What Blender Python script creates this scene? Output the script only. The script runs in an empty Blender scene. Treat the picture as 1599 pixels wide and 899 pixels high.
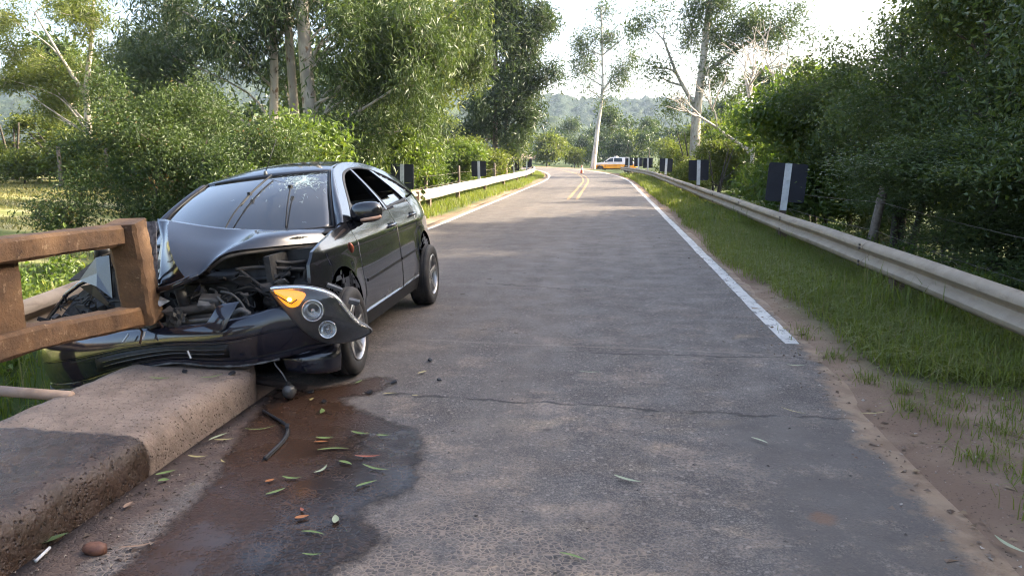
import bpy, bmesh, math, random
import numpy as np
from mathutils import Vector, Matrix, Euler
R = math.radians
scene = bpy.context.scene
COL = scene.collection

# ------------------------------------------------------------------ camera
cam_d = bpy.data.cameras.new('camera')
cam_d.sensor_width = 36.0
cam_d.lens = 26.34
cam_d.clip_start = 0.05
cam_d.clip_end = 6000
cam = bpy.data.objects.new('camera', cam_d)
COL.objects.link(cam)
cam.location = (0, 0, 1.55)
cam.rotation_euler = (R(90 - 9.962), 0, R(6.983))
scene.camera = cam

# ------------------------------------------------------------------ sky, sun, exposure
SUN_AZ, SUN_EL = R(70), R(27)          # azimuth clockwise from +Y (the way the road runs)
world = bpy.data.worlds.new('World')
scene.world = world
world.use_nodes = True
wn = world.node_tree.nodes
wn.clear()
w_out = wn.new('ShaderNodeOutputWorld')
w_bg = wn.new('ShaderNodeBackground')
w_sky = wn.new('ShaderNodeTexSky')
w_sky.sky_type = 'NISHITA'
w_sky.sun_disc = False
w_sky.sun_elevation = SUN_EL
w_sky.sun_rotation = SUN_AZ
w_sky.air_density = 0.85
w_sky.dust_density = 5.0
w_sky.ozone_density = 0.4
w_bg.inputs['Strength'].default_value = 0.15
world.node_tree.links.new(w_sky.outputs[0], w_bg.inputs[0])
world.node_tree.links.new(w_bg.outputs[0], w_out.inputs[0])
sun_d = bpy.data.lights.new('sun', 'SUN')
sun_d.energy = 4.6
sun_d.angle = R(0.53)
sun_d.color = (1.0, 0.89, 0.70)
sun = bpy.data.objects.new('sun', sun_d)
COL.objects.link(sun)
sd = Vector((math.sin(SUN_AZ) * math.cos(SUN_EL), math.cos(SUN_AZ) * math.cos(SUN_EL), math.sin(SUN_EL)))
sun.location = sd * 60
sun.rotation_euler = sd.to_track_quat('Z', 'Y').to_euler()
vs = scene.view_settings
vs.view_transform = 'Standard'
vs.look = 'None'
vs.exposure = 2.15
vs.gamma = 1.0
vs.use_curve_mapping = False
scene.render.engine = 'CYCLES'
scene.cycles.use_denoising = True
try:
    scene.cycles.denoiser = 'OPENIMAGEDENOISE'
except Exception:
    pass
scene.cycles.max_bounces = 6
scene.cycles.filter_width = 1.15
scene.cycles.use_adaptive_sampling = True
scene.cycles.adaptive_threshold = 0.02
scene.cycles.diffuse_bounces = 2
scene.cycles.glossy_bounces = 2
scene.cycles.transmission_bounces = 3
scene.cycles.transparent_max_bounces = 8
scene.cycles.volume_bounces = 0
scene.cycles.caustics_reflective = False
scene.cycles.caustics_refractive = False
scene.cycles.sample_clamp_indirect = 6.0

# ------------------------------------------------------------------ helpers
def tag(o, label=None, cat=None, group=None, kind=None):
    if label: o['label'] = label
    if cat: o['category'] = cat
    if group: o['group'] = group
    if kind: o['kind'] = kind
    return o

def link(name, me, parent=None, loc=None, rot=None, scale=None):
    o = bpy.data.objects.new(name, me)
    COL.objects.link(o)
    if parent is not None: o.parent = parent
    if loc is not None: o.location = loc
    if rot is not None: o.rotation_euler = rot
    if scale is not None: o.scale = scale
    return o

def thing(name, label, cat, loc=(0, 0, 0), rot=(0, 0, 0), group=None):
    return tag(link(name, None, None, loc, rot), label, cat, group)

def smooth_me(me, on=True):
    me.polygons.foreach_set('use_smooth', np.full(len(me.polygons), on, dtype=bool))
    me.update()

class MB:
    """collects verts and faces, builds one mesh object"""
    def __init__(s): s.v = []; s.f = []; s.mi = []; s.m = 0
    def add(s, vs, fs):
        b = len(s.v)
        s.v += [tuple(p) for p in vs]
        s.f += [[i + b for i in f] for f in fs]
        s.mi += [s.m] * len(fs)
        return s
    def box(s, c, d, rot=None, taper=1.0):
        hx, hy, hz = d[0] / 2, d[1] / 2, d[2] / 2
        P = []
        for z, k in ((-hz, 1.0), (hz, taper)):
            for x, y in ((-hx, -hy), (hx, -hy), (hx, hy), (-hx, hy)):
                P.append(Vector((x * k, y * k, z)))
        if rot is not None:
            M = Euler(rot).to_matrix() if not isinstance(rot, Matrix) else rot
            P = [M @ p for p in P]
        P = [p + Vector(c) for p in P]
        return s.add(P, [[0, 3, 2, 1], [4, 5, 6, 7], [0, 1, 5, 4], [1, 2, 6, 5], [2, 3, 7, 6], [3, 0, 4, 7]])
    def tube(s, pts, r, n=8, cap=True):
        pts = [Vector(p) for p in pts]
        rs = r if isinstance(r, (list, tuple)) else [r] * len(pts)
        up = Vector((0.31, 0.17, 0.93)).normalized()
        rings = []
        for i, p in enumerate(pts):
            t = (pts[min(i + 1, len(pts) - 1)] - pts[max(i - 1, 0)])
            t = t.normalized() if t.length > 1e-9 else Vector((0, 0, 1))
            a = t.cross(up)
            if a.length < 1e-3: a = t.cross(Vector((1, 0, 0)))
            a.normalize(); b = t.cross(a).normalized()
            up = a.cross(t).normalized()
            rings.append([p + (a * math.cos(q) + b * math.sin(q)) * rs[i] for q in [2 * math.pi * k / n for k in range(n)]])
        V = [q for ring in rings for q in ring]
        Fs = []
        for i in range(len(pts) - 1):
            for k in range(n):
                Fs.append([i * n + k, i * n + (k + 1) % n, (i + 1) * n + (k + 1) % n, (i + 1) * n + k])
        if cap:
            Fs.append(list(range(n))[::-1]); Fs.append([(len(pts) - 1) * n + k for k in range(n)])
        return s.add(V, Fs)
    def loft(s, rings, closed=True, cap=False):
        n = len(rings[0]); V = [p for r_ in rings for p in r_]; Fs = []
        for i in range(len(rings) - 1):
            for k in range(n if closed else n - 1):
                Fs.append([i * n + k, i * n + (k + 1) % n, (i + 1) * n + (k + 1) % n, (i + 1) * n + k])
        if cap:
            Fs.append(list(range(n))[::-1]); Fs.append([(len(rings) - 1) * n + k for k in range(n)])
        return s.add(V, Fs)
    def mesh(s, name, mats, smooth=False, bevel=0.0, recalc=True):
        me = bpy.data.meshes.new(name)
        me.from_pydata(s.v, [], s.f)
        for m in (mats if isinstance(mats, (list, tuple)) else [mats]): me.materials.append(m)
        if max(s.mi, default=0) > 0: me.polygons.foreach_set('material_index', s.mi)
        if recalc or bevel:
            bm = bmesh.new(); bm.from_mesh(me)
            if recalc: bmesh.ops.recalc_face_normals(bm, faces=bm.faces)
            if bevel:
                es = [e for e in bm.edges if len(e.link_faces) == 2 and e.calc_face_angle(0) > 0.5]
                bmesh.ops.bevel(bm, geom=es, offset=bevel, segments=2, profile=0.6, affect='EDGES', clamp_overlap=True)
            bm.to_mesh(me); bm.free()
        smooth_me(me, smooth)
        if smooth is True and bevel == 0:
            pass
        return me
    def build(s, name, mats, parent=None, smooth=False, bevel=0.0, loc=None, rot=None, recalc=True, angle=None):
        me = s.mesh(name, mats, smooth, bevel, recalc)
        if angle is not None:
            me.set_sharp_from_angle(angle=R(angle)) if hasattr(me, 'set_sharp_from_angle') else None
        return link(name, me, parent, loc, rot)

def fast_mesh(name, V, F, mats, attr=None, smooth=False):
    """numpy verts (n,3), faces (m,k) all the same size"""
    me = bpy.data.meshes.new(name)
    V = np.asarray(V, dtype=np.float32); F = np.asarray(F, dtype=np.int32)
    m, k = F.shape
    me.vertices.add(len(V)); me.vertices.foreach_set('co', V.ravel())
    me.loops.add(m * k); me.loops.foreach_set('vertex_index', F.ravel())
    me.polygons.add(m)
    me.polygons.foreach_set('loop_start', np.arange(m, dtype=np.int32) * k)
    me.polygons.foreach_set('use_smooth', np.full(m, smooth, dtype=bool))
    for mm in (mats if isinstance(mats, (list, tuple)) else [mats]): me.materials.append(mm)
    me.update(calc_edges=True)
    if attr is not None:
        for an, (dom, arr) in attr.items():
            a = me.attributes.new(an, 'FLOAT', dom)
            a.data.foreach_set('value', np.asarray(arr, dtype=np.float32))
    return me

def sstep(a, b, x):
    t = np.clip((np.asarray(x, dtype=float) - a) / (b - a), 0, 1)
    return t * t * (3 - 2 * t)

def catmull(P, n=8, closed=False):
    P = [Vector(p) for p in P]; out = []
    m = len(P); rng_ = range(m if closed else m - 1)
    for i in rng_:
        if closed: p0, p1, p2, p3 = P[(i - 1) % m], P[i], P[(i + 1) % m], P[(i + 2) % m]
        else: p0, p1, p2, p3 = P[max(i - 1, 0)], P[i], P[i + 1], P[min(i + 2, m - 1)]
        for k in range(n):
            t = k / n
            out.append(0.5 * ((2 * p1) + (p2 - p0) * t + (2 * p0 - 5 * p1 + 4 * p2 - p3) * t * t + (3 * p1 - p0 - 3 * p2 + p3) * t ** 3))
    if not closed: out.append(P[-1].copy())
    return out

# ------------------------------------------------------------------ materials
class NT:
    """small node-tree helper"""
    def __init__(s, name):
        s.mat = bpy.data.materials.new(name); s.mat.use_nodes = True
        s.t = s.mat.node_tree; s.t.nodes.clear()
        s.out = s.t.nodes.new('ShaderNodeOutputMaterial')
        s._c = None
    def n(s, typ, **kw):
        nd = s.t.nodes.new(typ)
        for k, v in kw.items(): setattr(nd, k, v)
        return nd
    def put(s, sock, v):
        if isinstance(v, bpy.types.NodeSocket): s.t.links.new(v, sock)
        elif isinstance(v, (tuple, list)) and len(v) == 3 and sock.type == 'RGBA': sock.default_value = (*v, 1)
        else: sock.default_value = v
    def coord(s, kind='Object'):
        if s._c is None: s._c = s.n('ShaderNodeTexCoord')
        return s._c.outputs[kind]
    def noise(s, scale=5, detail=4, rough=0.55, vec=None, dist=0.0):
        nd = s.n('ShaderNodeTexNoise')
        s.put(nd.inputs['Vector'], vec if vec is not None else s.coord())
        nd.inputs['Scale'].default_value = scale; nd.inputs['Detail'].default_value = detail
        nd.inputs['Roughness'].default_value = rough; nd.inputs['Distortion'].default_value = dist
        return nd.outputs[0]
    def voro(s, scale=5, feature='F1', vec=None, out='Distance', rnd=1.0):
        nd = s.n('ShaderNodeTexVoronoi', feature=feature)
        s.put(nd.inputs['Vector'], vec if vec is not None else s.coord())
        nd.inputs['Scale'].default_value = scale; nd.inputs['Randomness'].default_value = rnd
        return nd.outputs[out]
    def ramp(s, v, a, b, lo=0.0, hi=1.0, smooth=True):
        nd = s.n('ShaderNodeMapRange', interpolation_type='SMOOTHSTEP' if smooth else 'LINEAR')
        s.put(nd.inputs[0], v); s.put(nd.inputs[1], a); s.put(nd.inputs[2], b); s.put(nd.inputs[3], lo); s.put(nd.inputs[4], hi)
        return nd.outputs[0]
    def math(s, op, a, b=0.0, c=0.0, clamp=False):
        nd = s.n('ShaderNodeMath', operation=op, use_clamp=clamp)
        s.put(nd.inputs[0], a); s.put(nd.inputs[1], b); s.put(nd.inputs[2], c)
        return nd.outputs[0]
    def mix(s, f, a, b, mode='MIX'):
        nd = s.n('ShaderNodeMix', data_type='RGBA', blend_type=mode)
        s.put(nd.inputs[0], f); s.put(nd.inputs[6], a); s.put(nd.inputs[7], b)
        return nd.outputs[2]
    def attr(s, name):
        return s.n('ShaderNodeAttribute', attribute_name=name).outputs['Fac']
    def xyz(s, vec=None):
        nd = s.n('ShaderNodeSeparateXYZ'); s.put(nd.inputs[0], vec if vec is not None else s.coord())
        return nd.outputs
    def comb(s, x, y, z):
        nd = s.n('ShaderNodeCombineXYZ'); s.put(nd.inputs[0], x); s.put(nd.inputs[1], y); s.put(nd.inputs[2], z)
        return nd.outputs[0]
    def bump(s, h, strength=0.3, dist=0.01):
        nd = s.n('ShaderNodeBump'); nd.inputs['Strength'].default_value = strength
        nd.inputs['Distance'].default_value = dist; s.put(nd.inputs['Height'], h)
        return nd.outputs[0]
    def bsdf(s, color, rough=0.6, metal=0.0, spec=0.5, normal=None, coat=0.0, coat_rough=0.03, trans=0.0, ior=1.5, alpha=None, emit=None, emit_s=0.0):
        b = s.n('ShaderNodeBsdfPrincipled')
        s.put(b.inputs['Base Color'], color); s.put(b.inputs['Roughness'], rough); s.put(b.inputs['Metallic'], metal)
        s.put(b.inputs['Specular IOR Level'], spec); b.inputs['IOR'].default_value = ior
        b.inputs['Coat Weight'].default_value = coat; b.inputs['Coat Roughness'].default_value = coat_rough
        b.inputs['Transmission Weight'].default_value = trans
        if normal is not None: s.put(b.inputs['Normal'], normal)
        if emit is not None: s.put(b.inputs['Emission Color'], emit); b.inputs['Emission Strength'].default_value = emit_s
        return b.outputs[0]
    def done(s, shader):
        s.t.links.new(shader, s.out.inputs[0]); return s.mat

def simple(name, c1, c2=None, rough=0.6, scale=8, metal=0.0, bump=0.0, bscale=40, spec=0.5, coat=0.0, detail=5, bdist=0.005, r2=None):
    t = NT(name)
    c2 = c2 or tuple(x * 0.7 for x in c1)
    nz = t.noise(scale, detail, 0.6)
    col = t.mix(t.ramp(nz, 0.35, 0.65), c1, c2)
    nrm = t.bump(t.noise(bscale, 4, 0.6), bump, bdist) if bump else None
    rg = t.ramp(t.noise(scale * 2.3, 4), 0.3, 0.7, rough, r2) if r2 is not None else rough
    return t.done(t.bsdf(col, rg, metal, spec, nrm, coat))

def leaf_mat(name, c1, c2, c3=None, trans=0.35, rough=0.45, spec=0.4, tcol=None):
    """tint attribute 0..1 picks the leaf colour; light also passes through the leaf"""
    t = NT(name)
    a = t.attr('tint')
    col = t.mix(t.ramp(a, 0.0, 0.75 if c3 else 1.0, smooth=False), c1, c2)
    if c3: col = t.mix(t.ramp(a, 0.86, 1.0), col, c3)
    p = t.bsdf(col, rough, 0, spec)
    tr = t.n('ShaderNodeBsdfTranslucent')
    tc = t.mix(1.0, col, tcol or (1.35, 1.45, 0.55), 'MULTIPLY')
    t.put(tr.inputs[0], tc)
    mx = t.n('ShaderNodeMixShader'); mx.inputs[0].default_value = trans
    t.t.links.new(p, mx.inputs[1]); t.t.links.new(tr.outputs[0], mx.inputs[2])
    return t.done(mx.outputs[0])
# ------------------------------------------------------------------ the road's course
ROAD_C = -1.08
_px, _py, _ph = [ROAD_C], [-14.0], [0.0]
_s = 0.0
while _s < 165:
    y = _py[-1]
    k = 0.0 if _s < 58 else (1 / 230 if _s < 99 else 1 / 48)
    if _s > 150: k = 0
    h = _ph[-1] + k * 0.5
    _px.append(_px[-1] - math.sin(h) * 0.5); _py.append(_py[-1] + math.cos(h) * 0.5); _ph.append(h); _s += 0.5
PX, PY, PH = np.array(_px), np.array(_py), np.array(_ph)
PS_ = np.arange(len(PX)) * 0.5 - 14.0          # distance along the road, 0 beside the camera
def road_pt(s, off):
    """point at distance s along the road, off metres right of its middle"""
    x = np.interp(s, PS_, PX); y = np.interp(s, PS_, PY); h = np.interp(s, PS_, PH)
    return x + off * np.cos(h), y + off * np.sin(h)
def road_off(X, Y):
    """signed distance right of the road's middle for points beside it"""
    X = np.asarray(X, float); Y = np.asarray(Y, float)
    s = np.interp(Y, PY[PH < 1.0], PS_[PH < 1.0])
    x = np.interp(s, PS_, PX); h = np.interp(s, PS_, PH)
    return (X - x) * np.cos(h)

def vnoise(X, Y, seed=0):
    X = np.asarray(X, float); Y = np.asarray(Y, float); r = np.zeros_like(X + Y)
    rg = np.random.RandomState(seed)
    for a, f in ((1.0, 0.13), (0.6, 0.31), (0.4, 0.7), (0.25, 1.7)):
        for _ in range(3):
            th = rg.uniform(0, 6.28); ph = rg.uniform(0, 6.28)
            r = r + a * np.sin((X * math.cos(th) + Y * math.sin(th)) * f * 3 + ph)
    return r / 4.0

def ground_z(X, Y):
    X = np.asarray(X, float); Y = np.asarray(Y, float)
    o = road_off(X, Y)
    n = vnoise(X, Y, 3)
    z = np.full_like(o, -0.03)
    # right side: low soil rim, then a bank falling towards the trees
    z = z + sstep(2.3, 2.7, o) * 0.020 + sstep(2.75, 3.3, o) * 0.035 + sstep(3.2, 4.2, o) * 0.05
    z = z - sstep(4.5, 7.5, o) * 0.65 + sstep(12, 40, o) * 1.2
    # left side
    left = -o
    z = z + sstep(2.95, 3.6, left) * 0.04
    z = z - sstep(4.7, 7.2, left) * 0.75
    z = z + sstep(10, 26, left) * 0.9 + sstep(26, 70, left) * 1.35 + sstep(70, 200, left) * 2.0
    # the gully the bridge crosses
    gl = sstep(6.6, 5.0, Y)
    z = z - gl * sstep(1.95, 2.6, left) * 0.95 * sstep(40, 12, left)
    z = z + n * 0.05 * sstep(2.9, 5, np.abs(o)) + vnoise(X * 3, Y * 3, 8) * 0.024 * sstep(2.5, 3.0, np.abs(o))
    z = z + sstep(140, 420, Y) * 4.0
    return z

def axis(knots):
    out = [knots[0][0]]
    for (a, st), (b, _) in zip(knots[:-1], knots[1:]):
        m = max(1, int(round((b - a) / st)))
        out += list(np.linspace(a, b, m + 1)[1:])
    return np.array(out)
gx = axis([(-1000, 100), (-300, 30), (-90, 6), (-30, 1.2), (-12, 0.3), (-2, 0.25), (1.2, 0.08), (4.5, 0.3), (14, 1.5), (40, 8), (120, 40), (320, 120), (1000, 0)])
gy = axis([(-300, 60), (-60, 8), (-12, 1.0), (0, 0.2), (12, 0.4), (40, 1.2), (130, 6), (250, 30), (700, 120), (1580, 0)])
GX, GY = np.meshgrid(gx, gy)
GZ = ground_z(GX, GY)
nxg, nyg = len(gx), len(gy)
V = np.stack([GX.ravel(), GY.ravel(), GZ.ravel()], 1)
ii = (np.arange(nyg - 1)[:, None] * nxg + np.arange(nxg - 1)[None, :]).ravel()
Fq = np.stack([ii, ii + 1, ii + 1 + nxg, ii + nxg], 1)
O = road_off(GX, GY).ravel()
Xf, Yf = GX.ravel(), GY.ravel()
dirt = sstep(3.55, 2.95, np.abs(O) + vnoise(Xf, Yf, 5) * 0.28)
dirt = np.maximum(dirt, sstep(5.8, 4.4, Yf + vnoise(Xf, Yf, 9) * 0.5) * sstep(0, 1, O) * sstep(9, 6, O))
dirt = np.maximum(dirt, sstep(86, 90, Yf) * sstep(112, 104, Yf) * sstep(1, 3, O) * sstep(16, 12, O))
field = sstep(9, 13, -O + vnoise(Xf, Yf, 12) * 1.2) * sstep(75, 60, -O) * sstep(60, 45, Yf)

t = NT('ground_soil_and_grass')
co = t.coord()
soil = t.mix(t.ramp(t.noise(3.0, 6, 0.65), 0.3, 0.7), (0.235, 0.155, 0.106), (0.325, 0.238, 0.168))
soil = t.mix(t.ramp(t.noise(0.9, 3), 0.4, 0.62), soil, (0.200, 0.132, 0.092))
peb = t.voro(46)
soil = t.mix(t.math('MULTIPLY', t.ramp(peb, 0.24, 0.12), t.ramp(t.noise(5, 4), .52, .62)), soil, (0.34, 0.27, 0.22))
soil = t.mix(t.ramp(t.noise(60, 3), 0.62, 0.72), soil, (0.07, 0.05, 0.035))
gr = t.mix(t.ramp(t.noise(1.1, 5, 0.6), 0.35, 0.65), (0.030, 0.055, 0.014), (0.075, 0.10, 0.028))
gr = t.mix(t.ramp(t.noise(18, 4), 0.55, 0.7), gr, (0.11, 0.10, 0.05))
sx = t.comb(t.math('MULTIPLY', t.xyz()[0], 0.25), t.xyz()[1], 0.0)
hay = t.mix(t.ramp(t.noise(0.9, 5, 0.6, vec=sx), 0.42, 0.58), (0.15, 0.17, 0.045), (0.40, 0.35, 0.17))
hay = t.mix(t.ramp(t.noise(14, 5, 0.7), 0.45, 0.7), hay, (0.24, 0.24, 0.07))
c = t.mix(t.attr('field'), gr, hay)
c = t.mix(t.attr('dirt'), c, soil)
bh = t.math('ADD', t.math('MULTIPLY', t.noise(9, 6, 0.7), 0.6), t.math('MULTIPLY', t.noise(70, 4, 0.7), 0.4))
M_GROUND = t.done(t.bsdf(c, 0.95, 0, 0.2, t.bump(bh, 0.55, 0.03)))
me = fast_mesh('ground', V, Fq, M_GROUND, {'dirt': ('POINT', dirt), 'field': ('POINT', field)}, True)
tag(link('ground', me), 'red-brown soil and grass banks beside the road and the mown field', None, None, 'structure')

# ------------------------------------------------------------------ road surface
t = NT('worn_asphalt')
co = t.coord(); X_, Y_, Z_ = t.xyz()
big = t.noise(0.55, 5, 0.6)
med = t.noise(2.6, 6, 0.65)
fine = t.noise(95, 4, 0.7)
asp = t.mix(t.ramp(big, 0.36, 0.62), (0.118, 0.107, 0.102), (0.146, 0.131, 0.122))
asp = t.mix(t.ramp(med, 0.38, 0.66, 0, 0.4), asp, (0.096, 0.087, 0.084))
asp = t.mix(t.ramp(fine, 0.48, 0.66, 0, 0.62), asp, (0.25, 0.228, 0.208))
asp = t.mix(t.ramp(t.voro(120), 0.36, 0.62, 0, 0.75), asp, (0.052, 0.047, 0.046))
cel = t.xyz(t.voro(85, out='Color'))[0]
asp = t.mix(1.0, asp, t.mix(t.ramp(cel, .1, .95, smooth=False), (.74, .73, .73), (1.28, 1.26, 1.24)), 'MULTIPLY')
cel2 = t.xyz(t.voro(38, out='Color'))[1]
asp = t.mix(t.math('MULTIPLY', t.ramp(cel2, .86, .92), t.ramp(t.voro(38), .5, .25)), asp, (0.23, 0.205, 0.185))
# wheel paths a little paler, long dark streaks between them
lane = t.noise(1.0, 4, 0.6, vec=t.comb(t.math('MULTIPLY', X_, 1.5), t.math('MULTIPLY', Y_, 0.06), 0.0))
asp = t.mix(t.ramp(lane, 0.45, 0.7, 0, 0.45), asp, (0.165, 0.148, 0.135))
# near the bridge the binder is worn off: tan matrix round dark stones
nearm = t.ramp(t.math('ADD', Y_, t.math('MULTIPLY', t.noise(1.3, 5, 0.6), 2.6)), 6.1, 4.1)
wornn = t.math('MULTIPLY', nearm, t.ramp(t.noise(3.4, 7, 0.7), 0.46, 0.60))
vcell = t.voro(44, 'DISTANCE_TO_EDGE', vec=t.mix(0.12, co, t.n('ShaderNodeTexNoise').outputs[1]))
stone = t.mix(t.ramp(t.noise(40,3),.4,.6), (0.070, 0.064, 0.064), (0.165, 0.138, 0.122))
agg = t.mix(t.ramp(vcell, 0.04, 0.12), (0.255, 0.208, 0.172), stone)
asp = t.mix(t.math('MULTIPLY', wornn, t.ramp(t.noise(55, 5, .7), .42, .58, .1, .75)), asp, (0.265, 0.215, 0.178))
agz = t.ramp(t.math('ADD', Y_, t.math('MULTIPLY', t.noise(2.2, 5, 0.6), 1.0)), 3.80, 3.30)
agx = t.ramp(t.math('ADD', X_, t.math('MULTIPLY', t.noise(1.7, 4), 1.2)), 1.15, 0.55)
agz = t.math('MULTIPLY', t.math('MULTIPLY', agz, agx), t.ramp(t.noise(6, 5, .7), .36, .52))
asp = t.mix(t.math('MULTIPLY', agz, 0.95), asp, agg)
# tan dust blotches
asp = t.mix(t.math('MULTIPLY', t.ramp(t.noise(1.5, 8, 0.75), 0.50, 0.66, 0, 0.85), t.math('MULTIPLY', t.ramp(Y_, 9.5, 3.5, 0.25, 1.0), t.ramp(t.noise(48, 5, .72), .40, .60, .15, 1.0))), asp, (0.30, 0.238, 0.192))
# oil drops
dv = t.voro(4.2)
asp = t.mix(t.math('MULTIPLY', t.ramp(dv, 0.13, 0.075, 0, 0.75), t.ramp(t.noise(0.9, 2), 0.47, 0.60)), asp, (0.045, 0.038, 0.036))
# joints and cracks across the bridge end
def crack(yc, slope, w, amp, sc, x0, x1):
    wob = t.math('MULTIPLY', t.math('SUBTRACT', t.noise(sc, 6, 0.65), 0.5), amp)
    d = t.math('ABSOLUTE', t.math('SUBTRACT', t.math('ADD', Y_, t.math('ADD', wob, t.math('MULTIPLY', X_, slope))), yc))
    m = t.ramp(d, w, w * 0.35)
    m = t.math('MULTIPLY', m, t.ramp(t.noise(3.1, 4), 0.36, 0.46))
    m = t.math('MULTIPLY', m, t.math('MULTIPLY', t.ramp(X_, x0, x0 + 0.3), t.ramp(X_, x1 + 0.3, x1)))
    return m
cr = t.math('MAXIMUM', crack(4.55, 0.05, 0.026, 0.34, 2.6, -1.8, 1.6), crack(5.85, -0.02, 0.016, 0.24, 2.6, -0.4, 1.6))
cr = t.math('MAXIMUM', cr, crack(8.6, 0.3, 0.016, 0.9, 1.6, -1.6, -0.3))
asp = t.mix(t.math('MULTIPLY', cr, 0.85), asp, (0.028, 0.025, 0.024))
lt = crack(6.05, 0.04, 0.022, 0.2, 2.0, -1.7, 1.4)
asp = t.mix(t.math('MULTIPLY', lt, 0.35), asp, (0.29, 0.25, 0.21))
# overlay patch: bluish newer asphalt between the joints and on the right
pat = t.math('MULTIPLY', t.ramp(t.math('ADD', X_, t.math('MULTIPLY', t.noise(2.1, 6, 0.7), 0.9)), 0.95, 1.3), t.ramp(Y_, 4.7, 4.2))
asp = t.mix(t.math('MULTIPLY', pat, t.ramp(t.noise(5, 6, 0.7), 0.64, 0.5, 0, 0.8)), asp, (0.098, 0.089, 0.085))
# pot-hole scuff
sc2 = t.math('ADD', t.math('POWER', t.math('SUBTRACT', X_, 0.98), 2.0), t.math('POWER', t.math('SUBTRACT', Y_, 3.18), 2.0))
asp = t.mix(t.ramp(t.math('ADD', sc2, t.math('MULTIPLY', t.noise(9, 5, 0.7), 0.012)), 0.012, 0.006), asp, (0.16, 0.10, 0.07))
# soil washed over both edges
ea = t.attr('edge')
em = t.ramp(t.math('ADD', ea, t.math('MULTIPLY', t.math('SUBTRACT', t.noise(4.5, 7, 0.72), 0.5), 1.1)), 0.42, 0.72)
dustc = t.mix(t.ramp(t.noise(6, 5), 0.4, 0.6), (0.225, 0.156, 0.106), (0.31, 0.228, 0.158))
gut = t.mix(t.ramp(t.noise(9, 6, .7), .4, .62), (0.072, 0.050, 0.042), (0.125, 0.088, 0.070))
dustc = t.mix(t.math('MULTIPLY', t.ramp(X_, -1.5, -1.75), t.ramp(Y_, 5.3, 4.8)), dustc, gut)
asp = t.mix(t.math('MULTIPLY', em, 0.92), asp, dustc)
asp = t.mix(1.0, asp, (1.04, .985, .92), 'MULTIPLY')
ht = t.math('ADD', t.math('MULTIPLY', fine, 0.35), t.math('MULTIPLY', t.ramp(vcell, 0.0, 0.2), t.math('MULTIPLY', t.math('MAXIMUM', agz, wornn), 0.8)))
ht = t.math('SUBTRACT', ht, t.math('MULTIPLY', cr, 2.0))
ht = t.math('ADD', ht, t.math('MULTIPLY', med, 0.5))
M_ROAD = t.done(t.bsdf(asp, t.ramp(med, 0.3, 0.7, 0.62, 0.85), 0, 0.4, t.bump(ht, 0.5, 0.008)))

def ribbon(name, s0, s1, ds, offs, z, mat, jitter=0.0, seed=1, edge_attr=None, soft=0.0):
    ss = np.arange(s0, s1 + 1e-6, ds)
    rg = np.random.RandomState(seed)
    cols = []
    for k, of in enumerate(offs):
        of = of(ss) if callable(of) else np.full_like(ss, of)
        if jitter and k in (0, len(offs) - 1):
            j = rg.normal(0, 1, len(ss)); j = np.convolve(np.pad(j, 4, 'edge'), np.ones(9) / 9, 'valid') * 1.8 + rg.normal(0, .35, len(ss))
            of = of + j * jitter
        x, y = road_pt(ss, of)
        zz = np.full_like(ss, z[k] if isinstance(z, (list, tuple)) else z)
        cols.append(np.stack([x, y, zz], 1))
    V = np.stack(cols, 1).reshape(-1, 3); n = len(offs)
    i = (np.arange(len(ss) - 1)[:, None] * n + np.arange(n - 1)[None, :]).ravel()
    F = np.stack([i, i + 1, i + 1 + n, i + n], 1)
    at = None
    if edge_attr is not None: at = {'edge': ('POINT', np.tile(edge_attr, len(ss)))}
    return fast_mesh(name, V, F, mat, at, True)

lo = lambda s: np.where(s < 5.2, -1.30, -3.0) + np.where((s >= 5.2) & (s < 7), (s - 5.2) * -0.0, 0)
lo = lambda s: -1.17 - 1.83 * sstep(4.75, 5.3, s)
ro = lambda s: 2.80 + 0.20 * sstep(4.2, 6.3, s)
offs = [lo, lambda s: lo(s) + 0.05, lambda s: lo(s) + 0.18, lambda s: lo(s) + 0.42, -0.4, 0.3, 1.0, 1.7, lambda s: ro(s) - .50, lambda s: ro(s) - .26, lambda s: ro(s) - 0.12, ro]
me = ribbon('road', -13.5, 140, 0.25, offs, [-0.045, -0.006, 0, 0, 0, 0, 0, 0, 0, 0, -0.010, -0.055], M_ROAD, 0.085, 4,
            [1.15, 1.05, .85, .35, 0, 0, 0, 0, .05, .58, .95, 1.1])
road = tag(link('road', me), 'grey patched asphalt road curving left into the trees', None, None, 'structure')

def paint(name, c, wear, seed):
    t = NT(name)
    n = t.noise(7, 7, 0.72); n2 = t.noise(40, 4, 0.7)
    m = t.ramp(t.math('ADD', n, t.math('MULTIPLY', n2, 0.35)), wear, wear + 0.10)
    col = t.mix(t.ramp(t.noise(2, 4), 0.35, 0.7), c, tuple(v * 0.82 for v in c))
    col = t.mix(m, col, (0.13, 0.125, 0.125))
    return t.done(t.bsdf(col, 0.7, 0, 0.4, t.bump(n2, 0.25, 0.004)))
M_WHITE = paint('white_road_paint', (0.60, 0.58, 0.54), 0.71, 1)
M_YELLOW = paint('yellow_road_paint', (0.38, 0.245, 0.10), 0.66, 2)
for nm, s0, s1, a, b, m, lab in (
        ('edge_line', 6.35, 132, 2.60, 2.735, M_WHITE, 'white edge line along the right of the road'),
        ('edge_line', 7.5, 132, -2.75, -2.63, M_WHITE, 'white edge line along the left of the road'),
        ('centre_line', 27.3, 132, -0.29, -0.17, M_YELLOW, 'left stripe of the double yellow centre line'),
        ('centre_line', 27.3, 132, 0.03, 0.15, M_YELLOW, 'right stripe of the double yellow centre line')):
    me = ribbon(nm, s0, s1, 0.2, [a, b], 0.0025, m, 0.007, 7)
    o = link(nm, me, road); o['label'] = lab

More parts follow.
